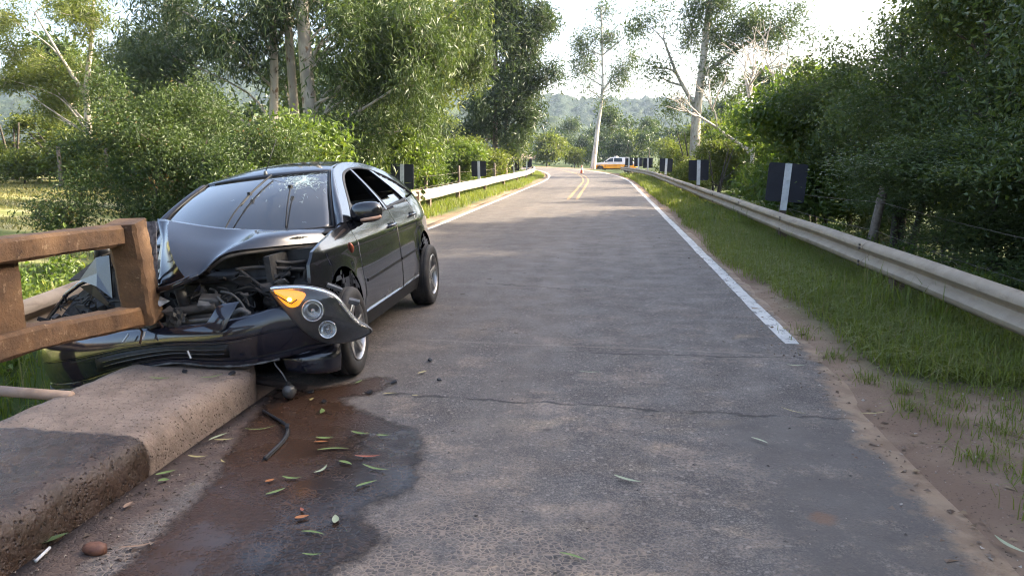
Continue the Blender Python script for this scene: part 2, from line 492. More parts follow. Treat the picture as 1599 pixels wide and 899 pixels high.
# ------------------------------------------------------------------ far hills
def hills():
    t = NT('wooded_hill')
    c = t.mix(t.ramp(t.noise(0.012, 5, 0.6), 0.4, 0.62), (0.014, 0.028, 0.014), (0.034, 0.050, 0.020))
    c = t.mix(t.ramp(t.noise(0.09, 4, 0.7), 0.45, 0.7), c, (0.045, 0.058, 0.026))
    clear = t.math('MULTIPLY', t.ramp(t.noise(0.006, 3), 0.52, 0.58), t.ramp(t.xyz()[2], 40, 25))
    c = t.mix(clear, c, (0.12, 0.16, 0.06))
    m = t.done(t.bsdf(c, 0.9, 0, 0.15, t.bump(t.noise(0.3, 4, 0.7), 1.0, 3.0)))
    for nm, y0, crest, seed, x0, x1, dep in (('hill', 560, 54, 4, -700, 620, 330), ('hill', 360, 24, 9, -520, 60, 200)):
        xs = np.arange(x0, x1, 3.0); ys = np.arange(0, dep, 4.0)
        XX, YY = np.meshgrid(xs, ys)
        rg = np.random.RandomState(seed)
        u = YY / dep
        cr = crest * (1 + 0.22 * vnoise(XX * 0.02, XX * 0.0, seed) + 0.10 * vnoise(XX * .07, 0 * XX, seed + 1))
        if y0 == 560: cr = cr * (1.06 + 0.0012 * (-XX)).clip(.85, 1.55)
        else: cr = cr * sstep(60, -80, XX) * (1.0 + 0.0010 * (-XX))
        zz = cr * np.sin(np.clip(u * 1.15, 0, 1) * math.pi / 2) ** 1.3 * np.where(u > .9, 1 - (u - .9) * 4, 1)
        zz = zz + np.abs(vnoise(XX * .5, YY * .5, seed + 3)) * 5.0 + rg.uniform(0, 4.5, XX.shape) * sstep(.02, .1, u)
        V = np.stack([XX.ravel(), (YY + y0).ravel(), (zz - 1).ravel() + 2], 1)
        n = len(xs)
        i = (np.arange(len(ys) - 1)[:, None] * n + np.arange(n - 1)[None, :]).ravel()
        me = fast_mesh(nm, V, np.stack([i, i + 1, i + 1 + n, i + n], 1), m, None, True)
        tag(link(nm, me), 'blue-green wooded hill ridge far beyond the road', None, None, 'structure')
hills()
# ------------------------------------------------------------------ vegetation
def leaf_quads(P, L, W, droop, rng, fold=0.25):
    n = len(P)
    d = rng.normal(0, 1, (n, 3)); d /= np.linalg.norm(d, axis=1)[:, None]
    d[:, 2] -= droop; d /= np.linalg.norm(d, axis=1)[:, None]
    r = rng.normal(0, 1, (n, 3)); s = np.cross(d, r); s /= (np.linalg.norm(s, axis=1)[:, None] + 1e-9)
    nrm = np.cross(d, s)
    ln = (L * rng.uniform(0.65, 1.3, n))[:, None]; wd = (W * rng.uniform(0.7, 1.25, n))[:, None]
    a = P; mid = P + d * ln * 0.42 + nrm * wd * fold
    tip = P + d * ln + nrm * wd * -fold * 0.8
    V = np.stack([a, mid + s * wd * .5, tip, mid - s * wd * .5], 1).reshape(-1, 3)
    i = np.arange(n)[:, None] * 4
    return V, i + np.array([[0, 1, 2, 3]])

def wood(mb, pts, r0, r1, n=7, sub=5):
    c = catmull(pts, sub)
    m = len(c)
    mb.tube(c, [r0 + (r1 - r0) * (k / (m - 1)) ** 0.8 for k in range(m)], n, True)

def grow(name, label, cat, group, base, trunks, clusters, nclump, per, clump_r, leaf, lmat, bmat, seed,
         twig=0.012, limb=0.06, shell=0.45, flat=(1, 1, 0.8), limbs=True, trunk_name='trunk', tintw=0.55, sides=8, start=0.45, limb_share=0.6):
    """trunks: list of (points, r0, r1) in world space; clusters: (x,y,z,rx,ry,rz) in world space"""
    rng = np.random.RandomState(seed); rd = random.Random(seed)
    root = thing(name, label, cat, base, group=group)
    B = np.array(base, float)
    wb = MB()
    tp = []
    for pts, r0, r1 in trunks:
        pl = [Vector(p) - Vector(base) for p in pts]
        wood(wb, pl, r0, r1, sides, 6)
        cc = catmull(pl, 8); tp += [(c, r0 + (r1 - r0) * k / len(cc)) for k, c in enumerate(cc) if k > len(cc) * start]
    cl = np.array(clusters, float); cl[:, :3] -= B
    vol = (cl[:, 3] * cl[:, 4] * cl[:, 5]) ** 0.75; pv = vol / vol.sum()
    if limbs:
        for c in cl:
            if rd.random() > limb_share: continue
            cc = Vector(c[:3])
            best = min(tp, key=lambda q: abs(q[0].z - (cc.z - .75 * math.hypot(q[0].x - cc.x, q[0].y - cc.y))) + .5 * math.hypot(q[0].x - cc.x, q[0].y - cc.y))
            a = best[0]; dist = (cc - a).length
            mid = (a + cc) / 2 + Vector((rd.uniform(-.2, .2), rd.uniform(-.2, .2), rd.uniform(-.05, .2))) * dist
            rl = min(limb, best[1] * 0.75)
            wood(wb, [a, mid, cc], rl, rl * 0.35, 6, 4)
    ci = rng.choice(len(cl), nclump, p=pv)
    dv = rng.normal(0, 1, (nclump, 3)); dv /= np.linalg.norm(dv, axis=1)[:, None]
    rr = rng.uniform(0, 1, nclump) ** shell
    cp = cl[ci, :3] + dv * cl[ci, 3:] * rr[:, None]
    if twig:
        for k in range(nclump):
            a = Vector(cl[ci[k], :3]) * 0.75 + Vector(cp[k]) * 0.25; b = Vector(cp[k])
            m = (a + b) / 2 + Vector((rd.uniform(-1, 1), rd.uniform(-1, 1), rd.uniform(-.3, 1))) * 0.12 * (b - a).length
            wb.tube([a, m, b], [twig, twig * .8, twig * .4], 3, False)
    wm = wb.mesh(trunk_name, bmat, True, recalc=False)
    link(trunk_name, wm, root)
    sizes = rng.uniform(0.6, 1.4, nclump)
    w = sizes ** 2; cnt = rng.choice(nclump, nclump * per, p=w / w.sum())
    off = rng.normal(0, 1, (len(cnt), 3)) * 0.55
    P = cp[cnt] + off * clump_r * sizes[cnt][:, None] * np.array(flat)
    Vv, F = leaf_quads(P, leaf[0], leaf[1], leaf[2], rng)
    ct = rng.uniform(0, 1, nclump)
    tint = np.clip(ct[cnt] * tintw + rng.uniform(0, 1, len(cnt)) * (1 - tintw), 0, 1)
    me = fast_mesh('crown', Vv, F, lmat, {'tint': ('FACE', tint)}, False)
    link('crown', me, root)
    return root

def copy_tree(src, loc, rz, sc, label, group=None):
    r = src.copy(); COL.objects.link(r); r.location = loc; r.rotation_euler = (0, 0, rz); r.scale = sc
    if label: r['label'] = label
    if group: r['group'] = group
    for ch in list(src.children):
        c = ch.copy(); COL.objects.link(c); c.parent = r
    return r

L_DARK = leaf_mat('leaf_dark_green', (0.052, 0.080, 0.032), (0.112, 0.145, 0.054), (0.22, 0.22, 0.055), 0.36, 0.42)
L_MID = leaf_mat('leaf_mid_green', (0.062, 0.105, 0.022), (0.130, 0.175, 0.040), (0.22, 0.23, 0.05), 0.42, 0.45)
L_EUC = leaf_mat('leaf_eucalyptus', (0.030, 0.052, 0.018), (0.082, 0.116, 0.034), (0.19, 0.20, 0.05), 0.28, 0.45, 0.35)
L_EUCD = leaf_mat('leaf_eucalyptus_dark', (0.026, 0.046, 0.024), (0.064, 0.092, 0.038), (0.13, 0.15, 0.05), 0.28, 0.42, 0.4)
L_YEL = leaf_mat('leaf_yellow_green', (0.075, 0.105, 0.020), (0.150, 0.170, 0.040), (0.22, 0.21, 0.06), 0.42, 0.5)
L_SHRUB = leaf_mat('leaf_shrub', (0.034, 0.060, 0.020), (0.076, 0.108, 0.030), (0.20, 0.09, 0.04), 0.34, 0.5)
L_GRASS = leaf_mat('grass_blade', (0.096, 0.130, 0.022), (0.19, 0.215, 0.048), (0.24, 0.21, 0.10), 0.40, 0.5)
L_DRY = leaf_mat('dry_grass_blade', (0.14, 0.14, 0.05), (0.27, 0.24, 0.10), (0.38, 0.32, 0.16), 0.35, 0.7)
BARK = simple('bark_brown', (0.10, 0.08, 0.062), (0.055, 0.044, 0.036), 0.9, 14, bump=0.6, bscale=30)
def euc_bark(name, pale):
    t = NT(name)
    X, Y, Z = t.xyz()
    st = t.noise(3.0, 5, 0.6, vec=t.comb(X, Y, t.math('MULTIPLY', Z, 0.35)))
    c = t.mix(t.ramp(st, 0.42, 0.60), pale, tuple(v * 0.62 for v in pale))
    c = t.mix(t.ramp(t.noise(6, 4, vec=t.comb(X, Y, t.math('MULTIPLY', Z, 0.5))), 0.60, 0.68), c, (0.15, 0.095, 0.06))
    return t.done(t.bsdf(c, 0.8, 0, 0.25, t.bump(st, 0.4, 0.02)))
EBARK = euc_bark('bark_pale_eucalyptus', (0.46, 0.41, 0.34))
DBARK = euc_bark('bark_grey_eucalyptus', (0.24, 0.19, 0.15))
WBARK = euc_bark('bark_white_eucalyptus', (0.62, 0.58, 0.51))

def el(rng, n, cx, cy, cz, ex, ey, ez, r0, r1):
    """n cluster ellipsoids scattered in a box-ish volume"""
    return [(cx + rng.uniform(-ex, ex), cy + rng.uniform(-ey, ey), cz + rng.uniform(-ez, ez), rng.uniform(r0, r1), rng.uniform(r0, r1), rng.uniform(r0, r1) * .8) for _ in range(n)]

# --- right side: dense dark trees close to the rail
rg = random.Random(11)
def gz(x, y): return float(ground_z(np.array([x]), np.array([y]))[0])
def right_tree(x, y, h, lab, lm, leaf, per, seed, ex=1.7, ey=2.3, ncl=16, low=0.7, group='roadside trees right', r=(0.75, 1.25), ncp=150, cr=0.42):
    rr = random.Random(seed); z0 = gz(x, y)
    cls = el(rr, ncl, x, y, (h + low) / 2 + z0, ex, ey, (h - low) / 2 - .5, *r)
    tr = []
    for k in range(3):
        a = rr.uniform(0, 6.28); q = rr.uniform(.3, 1.0)
        tr.append(([(x + .2 * math.cos(a), y + .2 * math.sin(a), z0 - .1), (x + q * .6 * math.cos(a), y + q * .6 * math.sin(a), z0 + h * .35), (x + q * 1.2 * math.cos(a), y + q * 1.2 * math.sin(a), z0 + h * .8)], 0.09, 0.025))
    return grow('broadleaf_tree', lab, 'tree', group, (x, y, z0), tr, cls, ncp, per, cr, leaf, lm, BARK, seed, limb=0.035, twig=0.009, start=0.2)

tA = right_tree(6.5, 12.8, 6.6, 'dark dense tree filling the right edge of the picture beside the leaning post', L_DARK, (0.088, 0.040, 0.15), 360, 21, 1.5, 1.9, 20, 0.3, ncp=200)
tB = right_tree(6.4, 17.0, 6.4, 'tall dark tree with bare twigs behind the nearest black marker panel', L_DARK, (0.09, 0.042, 0.2), 320, 22, 1.5, 1.6, 18, 0.5, ncp=170)
tC = right_tree(5.9, 21.8, 4.7, 'bright green broad-leaved tree left of the dark trees by the right rail', L_MID, (0.19, 0.11, 0.35), 150, 23, 1.2, 1.8, 15, 0.4, ncp=130)
tD = right_tree(7.2, 28.0, 4.9, 'green tree with drooping boughs beyond the second black panel', L_MID, (0.15, 0.075, 0.3), 170, 24, 1.7, 2.4, 16, 0.4, ncp=130)
copy_tree(tD, (8.9, 35.5, gz(8, 36)), 2.1, (.8, 1, 0.80), 'rounded green tree behind the bare pale branches')
copy_tree(tC, (8.6, 45.0, gz(8.6, 45)), 1.1, (1.1, 1.2, 0.98), 'bushy green tree below the tall right eucalyptus')
tE = right_tree(5.7, 50.0, 4.4, 'yellow-green sunlit bush at the rail bend on the right', L_YEL, (0.20, 0.085, 0.3), 120, 26, 1.5, 2.6, 13, 0.3, ncp=110, group='sunlit bushes')
copy_tree(tE, (6.2, 43.5, gz(6.4, 43.5)), 2.0, (.75, .9, 0.72), 'low yellow-green bush under the bare pale branches')
copy_tree(tE, (8.2, 62, gz(8.2, 62)), 0.7, (1, 1.2, 1.15), 'yellow-green bush beside the far end of the right rail')
copy_tree(tE, (9.8, 77, gz(9.8, 77)), 2.7, (1.2, 1.2, 1.25), 'yellow-green tree right of the parked pickup')
# the same tree row goes on along the bank beside and behind the viewer
ROW = [(6.6, 8.0, 1.0, 1.0), (6.4, 3.6, 2.2, .97), (6.7, -1.0, 3.9, 1.03), (6.5, -5.5, 5.1, .98), (6.9, -10.5, .4, 1.05), (7.0, -16, 2.9, 1.0)]
ROW += [(10.6 + .5 * math.sin(k * 2.3), -12 + k * 3.6, k * 1.7, 1.30 + .08 * math.sin(k * 1.3)) for k in range(10)]  # second row behind, out of view, added and scaled up to shade road and car
for k, (x, y, rz, s) in enumerate(ROW):
    copy_tree(tA if k % 2 else tB, (x, y, gz(x, y)), rz, (s, s, s), 'dark dense tree of the unseen rows along the right bank that shade the road', 'roadside trees right')
for k, (x, y, rz, sz, lab) in enumerate([(7.6, 15.2, .7, .5, 'low dark bush between the two nearest right trees'), (7.4, 19.6, 2.7, .5, 'low dark bush behind the nearest black panel'), (8.0, 25.0, 4.0, .55, 'low dark bush under the green broad-leaved tree'), (8.6, 31.5, 1.5, .55, 'low dark bush beyond the drooping green tree'), (5.9, 10.4, 5.2, .42, 'low dark bush behind the rail at the right picture edge'), (9.3, 12.0, 3.1, .6, 'dark bush deep behind the leaning fence post')]):
    copy_tree(tA, (x, y, gz(x, y) - .2), rz, (.9, .9, sz), lab, 'low bushes right')

# --- left: shrub beyond the gully
rr = random.Random(5)
cls = el(rr, 26, -7.75, 13.3, 1.55, 1.45, 1.1, 1.25, 0.5, 0.8) + el(rr, 7, -6.6, 12.6, 0.8, 0.9, 1.0, 0.8, .5, .7)
z0 = gz(-8, 13)
tr = [([(-7.7 + a * .4, 13.2 + b, z0 - .1), (-7.7 + a * .8, 13.3 + b * 1.1, .9), (-7.7 + a * 1.1, 13.4 + b * 1.1, 1.9)], .03, .010) for a, b in ((-.9, .2), (-.5, -.4), (0, .3), (.6, -.5), (1.0, .1), (1.3, -.3), (-.7, .6))]
sA = grow('flowering_shrub', 'big green shrub with reddish tips behind the rusty bridge railing', 'shrub', None, (-8, 13, z0), tr, cls, 230, 290, 0.30, (0.075, 0.03, 0.1), L_SHRUB, BARK, 31, limb=.02, twig=.006, start=.25)
rr = random.Random(6)
cls = el(rr, 12, -6.9, 16.6, 1.0, 1.0, 1.5, 1.0, .5, .8)
sB = grow('understory_shrub', 'leafy bush right behind the car roof beside the white rail end', 'shrub', 'bank shrubs left', (-6.9, 16.6, gz(-6.9, 16.6)), [([(-6.9, 16.6, -.8), (-6.9, 16.6, .4), (-6.7, 16.8, 1.7)], .04, .012), ([(-7.1, 16.8, -.8), (-7.4, 17.0, .4), (-7.8, 17.0, 1.7)], .04, .012)], cls, 130, 130, .34, (0.15, 0.06, .3), L_MID, BARK, 32, limb=.02, twig=.006, start=.2)
copy_tree(sB, (-7.6, 24.0, gz(-7.6, 24)), 1.2, (1, 1.1, 1.15), 'bush between the first two marker panels on the left')
copy_tree(sB, (-7.8, 29.5, gz(-7, 29.5)), 2.6, (.95, 1.1, .95), 'bush behind the weathered fence post on the left')
copy_tree(sB, (-9.6, 18.6, gz(-9.4, 19)), 4.0, (1.1, 1.0, .72), 'bush at the foot of the pale eucalyptus trunks')
copy_tree(sB, (-5.6, 12.6, gz(-5.6, 12.6)), 5.0, (.55, .6, .5), 'low leafy bush behind the car windscreen')
copy_tree(sE_ if False else sB, (-7.3, 36.0, gz(-7.3, 36)), .5, (1, 1.2, 1.0), 'bush left of the dark eucalyptus trunk')
copy_tree(tE, (-8.6, 40.5, gz(-8.6, 40)), 1.4, (.85, 1.0, .78), 'yellow-green bush beside the dark eucalyptus on the left', 'sunlit bushes')
copy_tree(tE, (-7.6, 54, gz(-7.6, 54)), 3.4, (.8, 1.0, .66), 'yellow-green bush behind the far end of the left rail', 'sunlit bushes')
# small weeds in the gully behind the railing
rr = random.Random(8)
cls = [(-4.6 + rr.uniform(-1.0, .8), 7.6 + rr.uniform(-1.5, 2.4), -.35 + rr.uniform(-.25, .35), .35, .4, .3) for _ in range(16)]
cls += [(-6.6 + rr.uniform(-1.3, 1.3), 8.6 + rr.uniform(-1.6, 2.0), -.3 + rr.uniform(-.2, .45), .4, .4, .35) for _ in range(12)]
grow('gully_weeds', 'leafy green weeds in the gully seen through the bridge railing', 'weeds', None, (-5, 8, -.9), [([(-5 + a, 8 + b, -1.0), (-5 + a, 8 + b, -.5), (-5 + a * 1.1, 8 + b, -.1)], .012, .005) for a, b in ((0, 0), (-.6, .5), (.5, -.7), (-1.6, .9), (-1.2, -.6))],
     cls, 130, 85, .22, (0.085, 0.05, .1), L_MID, BARK, 33, limb=.008, twig=.004, start=.1)

# --- left: eucalyptus group with pale trunks
rr = random.Random(14)
def euc(label, trunks, cls, ncp, per, seed, bark, lm, leaf=(0.24, 0.042, 0.85), cr=0.5, flat=(.9, .9, 1.1), limb=.05, twig=.012, name='eucalyptus_tree', group='tall eucalyptus trees', start=.3, sides=12):
    b = trunks[0][0][0]
    return grow(name, label, 'tree', group, b, trunks, cls, ncp, per, cr, leaf, lm, bark, seed, twig, limb, .5, flat, True, 'trunk', .5, sides, start)
zE = gz(-8, 20.5)
cls = el(rr, 9, -10.8, 20.5, 5.2, 2.0, 1.6, 1.6, .8, 1.2) + el(rr, 8, -8.4, 21.5, 6.6, 1.6, 1.8, 1.0, .7, 1.1)
euc('eucalyptus with slim pale trunk left of the thick white one', [([(-9.5, 20.8, zE - .1), (-9.4, 20.8, 2), (-9.3, 20.9, 5), (-9.6, 21, 9)], .17, .08)], cls, 130, 130, 41, EBARK, L_EUCD)
cls = el(rr, 12, -5.9, 20.2, 4.3, 1.0, 1.3, 1.2, .6, .9) + el(rr, 6, -5.9, 19.6, 2.2, .9, .9, .6, .45, .7) + el(rr, 7, -8.0, 22.6, 6.6, 1.8, .8, 1.2, .8, 1.1) + el(rr, 4, -7.6, 19.4, 1.0, 1.4, .4, .25, .35, .5) + el(rr, 4, -8.3, 22.8, 3.2, 1.5, .5, .8, .5, .8)
euc('eucalyptus with the thickest white trunk behind the car roof', [([(-7.95, 20.2, zE - .1), (-8.0, 20.2, 2), (-8.15, 20.3, 4.5), (-8.2, 20.4, 9)], .26, .14), ([(-8.6, 20.7, zE), (-8.7, 20.7, 3), (-8.9, 20.8, 8)], .17, .09)], cls, 190, 150, 42, EBARK, L_EUC)
cls = el(rr, 12, -6.2, 25.5, 4.9, 1.5, 2.0, 1.9, .7, 1.1) + el(rr, 5, -6.4, 25, 2.2, 1.0, 1.6, .6, .5, .8)
euc('leaning eucalyptus with hanging olive leaves right of the white trunks', [([(-7.6, 26, -.7), (-7.3, 26, 2.5), (-6.4, 25.6, 5), (-6, 25.4, 8.4)], .16, .06)], cls, 160, 135, 43, EBARK, L_EUC, (0.25, .046, .8))
cls = el(rr, 11, -7.5, 33, 7.2, 1.2, 2.0, 2.6, .8, 1.2) + el(rr, 5, -8.2, 33, 4.2, 1.2, 1.6, .9, .7, 1.0)
euc('yellowish eucalyptus reaching the top edge between the pale and dark trees', [([(-8.4, 33, -.7), (-8.2, 33, 4), (-7.8, 33, 8), (-7.5, 33, 11)], .17, .07)], cls, 140, 120, 44, EBARK, L_YEL, (0.30, .06, .7), .6)
# dark bushy eucalyptus
cls = el(rr, 20, -5.6, 45, 7.3, 1.9, 1.6, 3.2, .8, 1.25) + el(rr, 7, -6.4, 45, 3.2, 1.6, 1.4, 1.0, .7, 1.0) + [(-3.6, 45, 9.2, .7, .7, .9), (-3.2, 45, 6.6, .6, .6, .7), (-3.9, 44.6, 4.1, .8, .8, .7), (-2.9, 45, 9.9, .5, .5, .4)] + el(rr, 8, -5.9, 45, 11.6, 1.9, 1.5, 1.4, .9, 1.2)
euc('dark bushy eucalyptus with twin brown trunks behind the left marker panels', [([(-6.6, 45, -.7), (-6.5, 45, 4), (-6.4, 45, 12.5)], .22, .07), ([(-6.0, 45.4, -.7), (-5.9, 45.4, 4), (-5.5, 45.4, 11)], .18, .05)], cls, 300, 150, 45, DBARK, L_EUCD, (0.32, .075, .6), .6)
# far left feathery trees at the field's edge
cls = el(rr, 15, -26.2, 35, 7.4, 3.4, 2.0, 2.2, .8, 1.4) + el(rr, 9, -27.5, 36.5, 4.6, 2.8, 1.2, 1.0, .9, 1.4)
euc('feathery olive tree with forked pale trunk at the far left', [([(-25.4, 35, 1), (-25.3, 35, 4.5), (-24.8, 35, 7), (-24.3, 35, 10)], .20, .06), ([(-25.3, 35, 4.4), (-26.4, 35, 6.2), (-27.6, 35, 8.4)], .12, .04)], cls, 190, 110, 46, EBARK, L_YEL, (0.26, .055, .3), .6, (1.1, 1.1, .6), start=.15)
cls = el(rr, 12, -20.0, 33, 5.6, 1.8, 1.6, 2.4, .9, 1.4)
euc('dark tree between the feathery tree and the pale eucalyptus trunks', [([(-19.8, 33, .4), (-19.8, 33, 5), (-19.6, 33, 9)], .2, .06)], cls, 130, 120, 47, DBARK, L_EUCD, (0.30, .07, .6), .6)
copy_tree(sA, (-14.6, 27, gz(-14.6, 27)), 1.3, (1.2, 1.2, 1.2), 'grey-green shrub left of the big shrub at the field edge')
copy_tree(tE, (-27.5, 36.5, gz(-27.5, 36.5)), .3, (1.6, 1.1, .72), 'bright yellow-green thicket at the back of the mown field', 'sunlit bushes')
copy_tree(tE, (-33, 39, gz(-33, 39)), 1.9, (1.6, 1.3, .9), 'yellow-green thicket behind the field at the left picture edge', 'sunlit bushes')
copy_tree(tE, (-23, 35.5, gz(-23, 35.5)), 2.5, (1.2, 1.1, .6), 'small sunlit bush at the right end of the mown field', 'sunlit bushes')

# --- slender white eucalyptus at the bend
cls = el(rr, 10, -1.6, 95.5, 15.5, 2.0, 1.5, 4.2, .7, 1.2) + [(2.2, 95.5, 12.0, 1.6, 1.3, 1.5), (1.4, 95.5, 10.6, 1.2, 1, .9), (3.0, 95.5, 13.3, 1.2, 1, 1.0), (-3.6, 95.5, 12.4, .8, .8, 1.5), (-2.4, 95.5, 9.6, 1.0, .8, 1.2), (-.2, 95.5, 8.4, 1.0, .8, .9), (3.0, 95.5, 16.5, 1.3, 1, 1.0), (-.6, 95.5, 19.2, 1.3, 1.2, .9)]
euc('slender white-trunked eucalyptus standing alone where the road bends', [([(-1.5, 95.5, -.2), (-1.0, 95.5, 5), (-.5, 95.5, 10), (-.9, 95.5, 19.5)], .36, .08), ([(-.6, 95.5, 9.2), (.6, 95.5, 11), (2.2, 95.5, 13)], .16, .05)], cls, 190, 30, 48, WBARK, L_EUC, (.46, .11, .6), 1.0, limb=.10, twig=.03, start=.4)
# --- tall spreading eucalyptus right
cls = el(rr, 9, 6.6, 60.5, 11.6, 3.4, 2.0, 1.8, .9, 1.5) + el(rr, 8, 11.6, 60.5, 11.2, 3.6, 2.0, 1.2, .8, 1.3) + [(7.6, 60.5, 8.2, 1.5, 1.4, 1.0), (8.2, 60.5, 7.0, 1.1, 1, .8), (4.0, 60.5, 7.6, 1.0, 1, .8), (3.2, 60.5, 8.2, .8, .8, .6), (5.4, 60.5, 5.4, 1.1, 1, .6), (10.2, 60.5, 6.2, 1.0, .9, .6), (2.6, 60.5, 11.4, 1.0, 1, .8), (15.4, 60.5, 10.2, 1.0, .9, .6), (13.4, 60.5, 8.3, 1.0, .9, .4)]
euc('tall spreading eucalyptus with forked grey trunk over the right trees', [([(7.0, 60.5, -.5), (6.9, 60.5, 4), (7.2, 60.5, 8), (7.6, 60.5, 14)], .48, .2), ([(7.0, 60.5, 5.0), (5.4, 60.5, 7.6), (4.2, 60.5, 10.4)], .2, .07), ([(7.2, 60.5, 7.6), (9.6, 60.5, 9.4), (12.6, 60.5, 11)], .2, .07)], cls, 200, 72, 49, EBARK, L_EUC, (.38, .085, .5), .9, limb=.12, twig=.022, start=.3)

# --- bare pale tree
bt = MB(); rd = random.Random(77)
def bare(p, d, ln, r, depth):
    q = p + d * ln; m = (p + q) / 2 + Vector((rd.uniform(-1, 1), rd.uniform(-1, 1), rd.uniform(-.5, 1))) * ln * .08
    bt.tube([p, m, q], [r, r * .85, r * .65], 5 if depth < 2 else 4, False)
    if depth >= 5: return
    for k in range(3 if depth < 3 else 2):
        nd = (d + Vector((rd.uniform(-1, 1), rd.uniform(-1, 1), rd.uniform(-.45, .75))) * .8).normalized()
        bare(p + (q - p) * rd.uniform(.55, 1.0), nd, ln * rd.uniform(.55, .82), r * .62, depth + 1)
bare(Vector((0, 0, 0)), Vector((.04, 0, 1)).normalized(), 3.6, .13, 0)
bare(Vector((0, 0, 2.2)), Vector((-.8, 0, .55)).normalized(), 2.3, .09, 1)
bare(Vector((0, 0, 2.0)), Vector((.7, -.1, .6)).normalized(), 2.5, .09, 1)
bare(Vector((0, 0, 2.8)), Vector((.45, -.1, .8)).normalized(), 2.2, .08, 1)
tb = thing('bare_tree', 'leafless pale grey tree with spreading twigs above the right bushes', 'tree', (7.2, 40.0, -.3))
bt.build('trunk', simple('dead_wood', (0.56, 0.50, 0.42), (0.36, 0.31, 0.26), 0.85, 6), tb, True, recalc=False)

# --- trees behind the bend, before the hill
rr = random.Random(19)
def far_tree(x, y, h, w, lab, lm, seed, leaf=(0.55, .26, .3), ncp=60, per=40):
    r2 = random.Random(seed); z0 = gz(x, y)
    cls = el(r2, 9, x, y, z0 + h * .55, w * .55, w * .4, h * .28, w * .28, w * .42)
    return grow('background_tree', lab, 'tree', 'trees behind the bend', (x, y, z0), [([(x, y, z0 - .1), (x + .1, y, z0 + h * .4), (x, y, z0 + h * .85)], .16, .05)], cls, ncp, per, w * .2, leaf, lm, BARK, seed, .02, .08)
fA = far_tree(-9, 118, 6.6, 4.4, 'bright yellow-green tree left of the slender white eucalyptus', L_YEL, 61)
fB = far_tree(3.5, 122, 6.2, 4.6, 'dark green tree behind the parked pickup', L_EUCD, 62)
fC = far_tree(1.5, 138, 11, 5.0, 'taller olive tree above the pickup', L_EUC, 63)
for k, (src, x, y, s, rz, lab) in enumerate([
        (fA, -14, 112, .95, 1, 'yellow-green tree at the left side of the road bend'), (fC, -15.5, 140, .75, 2, 'olive tree far behind the left rail end'),
        (fB, -5.2, 150, 1.1, 3, 'dark tree just left of the white eucalyptus trunk'), (fA, 9, 116, .8, .5, 'low yellow-green tree right behind the pickup'),
        (fC, 8.5, 150, .85, 4, 'olive tree behind the pickup at its right'), (fB, -12, 165, 1.2, 5, 'dark tree below the hill at the left of the gap'),
        (fA, 4.5, 170, 1.35, 2.2, 'pale yellow-green tree below the hill at the right of the gap'), (fB, 12.5, 135, 1.2, 1.4, 'dark tree behind the right rail end'),
        (fC, -20, 128, 1.0, .2, 'olive tree behind the dark eucalyptus'), (fA, -22, 108, 1.2, 4.4, 'yellow-green tree beyond the road bend at its left'),
        (fB, -27, 118, 1.3, 4.1, 'dark tree beyond the road bend at its left'), (fC, 16, 110, .9, 3.3, 'olive tree seen between the right bushes'),
        (fA, -4.8, 121, .62, 2.9, 'small yellow-green bush at the foot of the white eucalyptus'), (fB, -1.2, 170, 1.5, .9, 'dark tree right behind the white eucalyptus trunk'),
        (fC, -9.5, 185, 1.0, 2.0, 'hazy olive tree in the gap below the hill'), (fB, 9, 195, 1.5, 3.7, 'hazy dark tree in the gap below the hill')]):
    copy_tree(src, (x, y, gz(x, y)), rz, (s, s, s), lab)
# thicket closing the view under the left trees and beyond the field
for k, (src, x, y, s, rz, lab) in enumerate([
        (fB, -14, 52, .8, 1.1, 'dark tree behind the bushes left of the dark eucalyptus'), (fC, -16, 44, .7, 2.1, 'olive tree behind the hanging eucalyptus leaves'),
        (fB, -12.5, 36, .72, 3.1, 'dark tree behind the white eucalyptus trunks'), (fB, -17, 37, .8, 4.1, 'dark tree behind the big shrub'),
        (fC, -39, 52, .9, 5.1, 'olive tree behind the thicket at the left picture edge'), (fB, -31, 50, .9, .7, 'dark tree behind the feathery tree at the far left'),
        (fC, -23, 55, .9, 1.7, 'olive tree behind the dark far left tree'), (fA, 13, 40, .95, 1.9, 'yellow-green tree behind the right roadside trees'),
        (fA, 12.5, 53, 1.05, 2.9, 'yellow-green tree behind the bare pale tree'), (fC, 14, 70, .9, 3.9, 'olive tree behind the spreading eucalyptus')]):
    copy_tree(src, (x, y, gz(x, y)), rz, (s, s, s), lab, 'thicket trees')

for k, (x, y, sc_, rz) in enumerate([(-31.5, 35.5, .40, 1), (-28.8, 34.6, .36, 2), (-26.2, 34.8, .34, 3), (-23.8, 34.4, .30, 4), (-34.5, 37, .45, 5), (-21.2, 33.6, .34, 6)]):
    copy_tree(fA, (x, y, gz(x, y) - .25), rz, (sc_ * 1.15, sc_, sc_), ['bright thicket bush behind the field, second from the left edge', 'bright thicket bush behind the left pale fence post', 'bright thicket bush between the two pale fence posts', 'bright thicket bush behind the right pale fence post', 'bright thicket bush at the very left picture edge', 'bright thicket bush beside the big shrub'][k], 'sunlit field thicket')
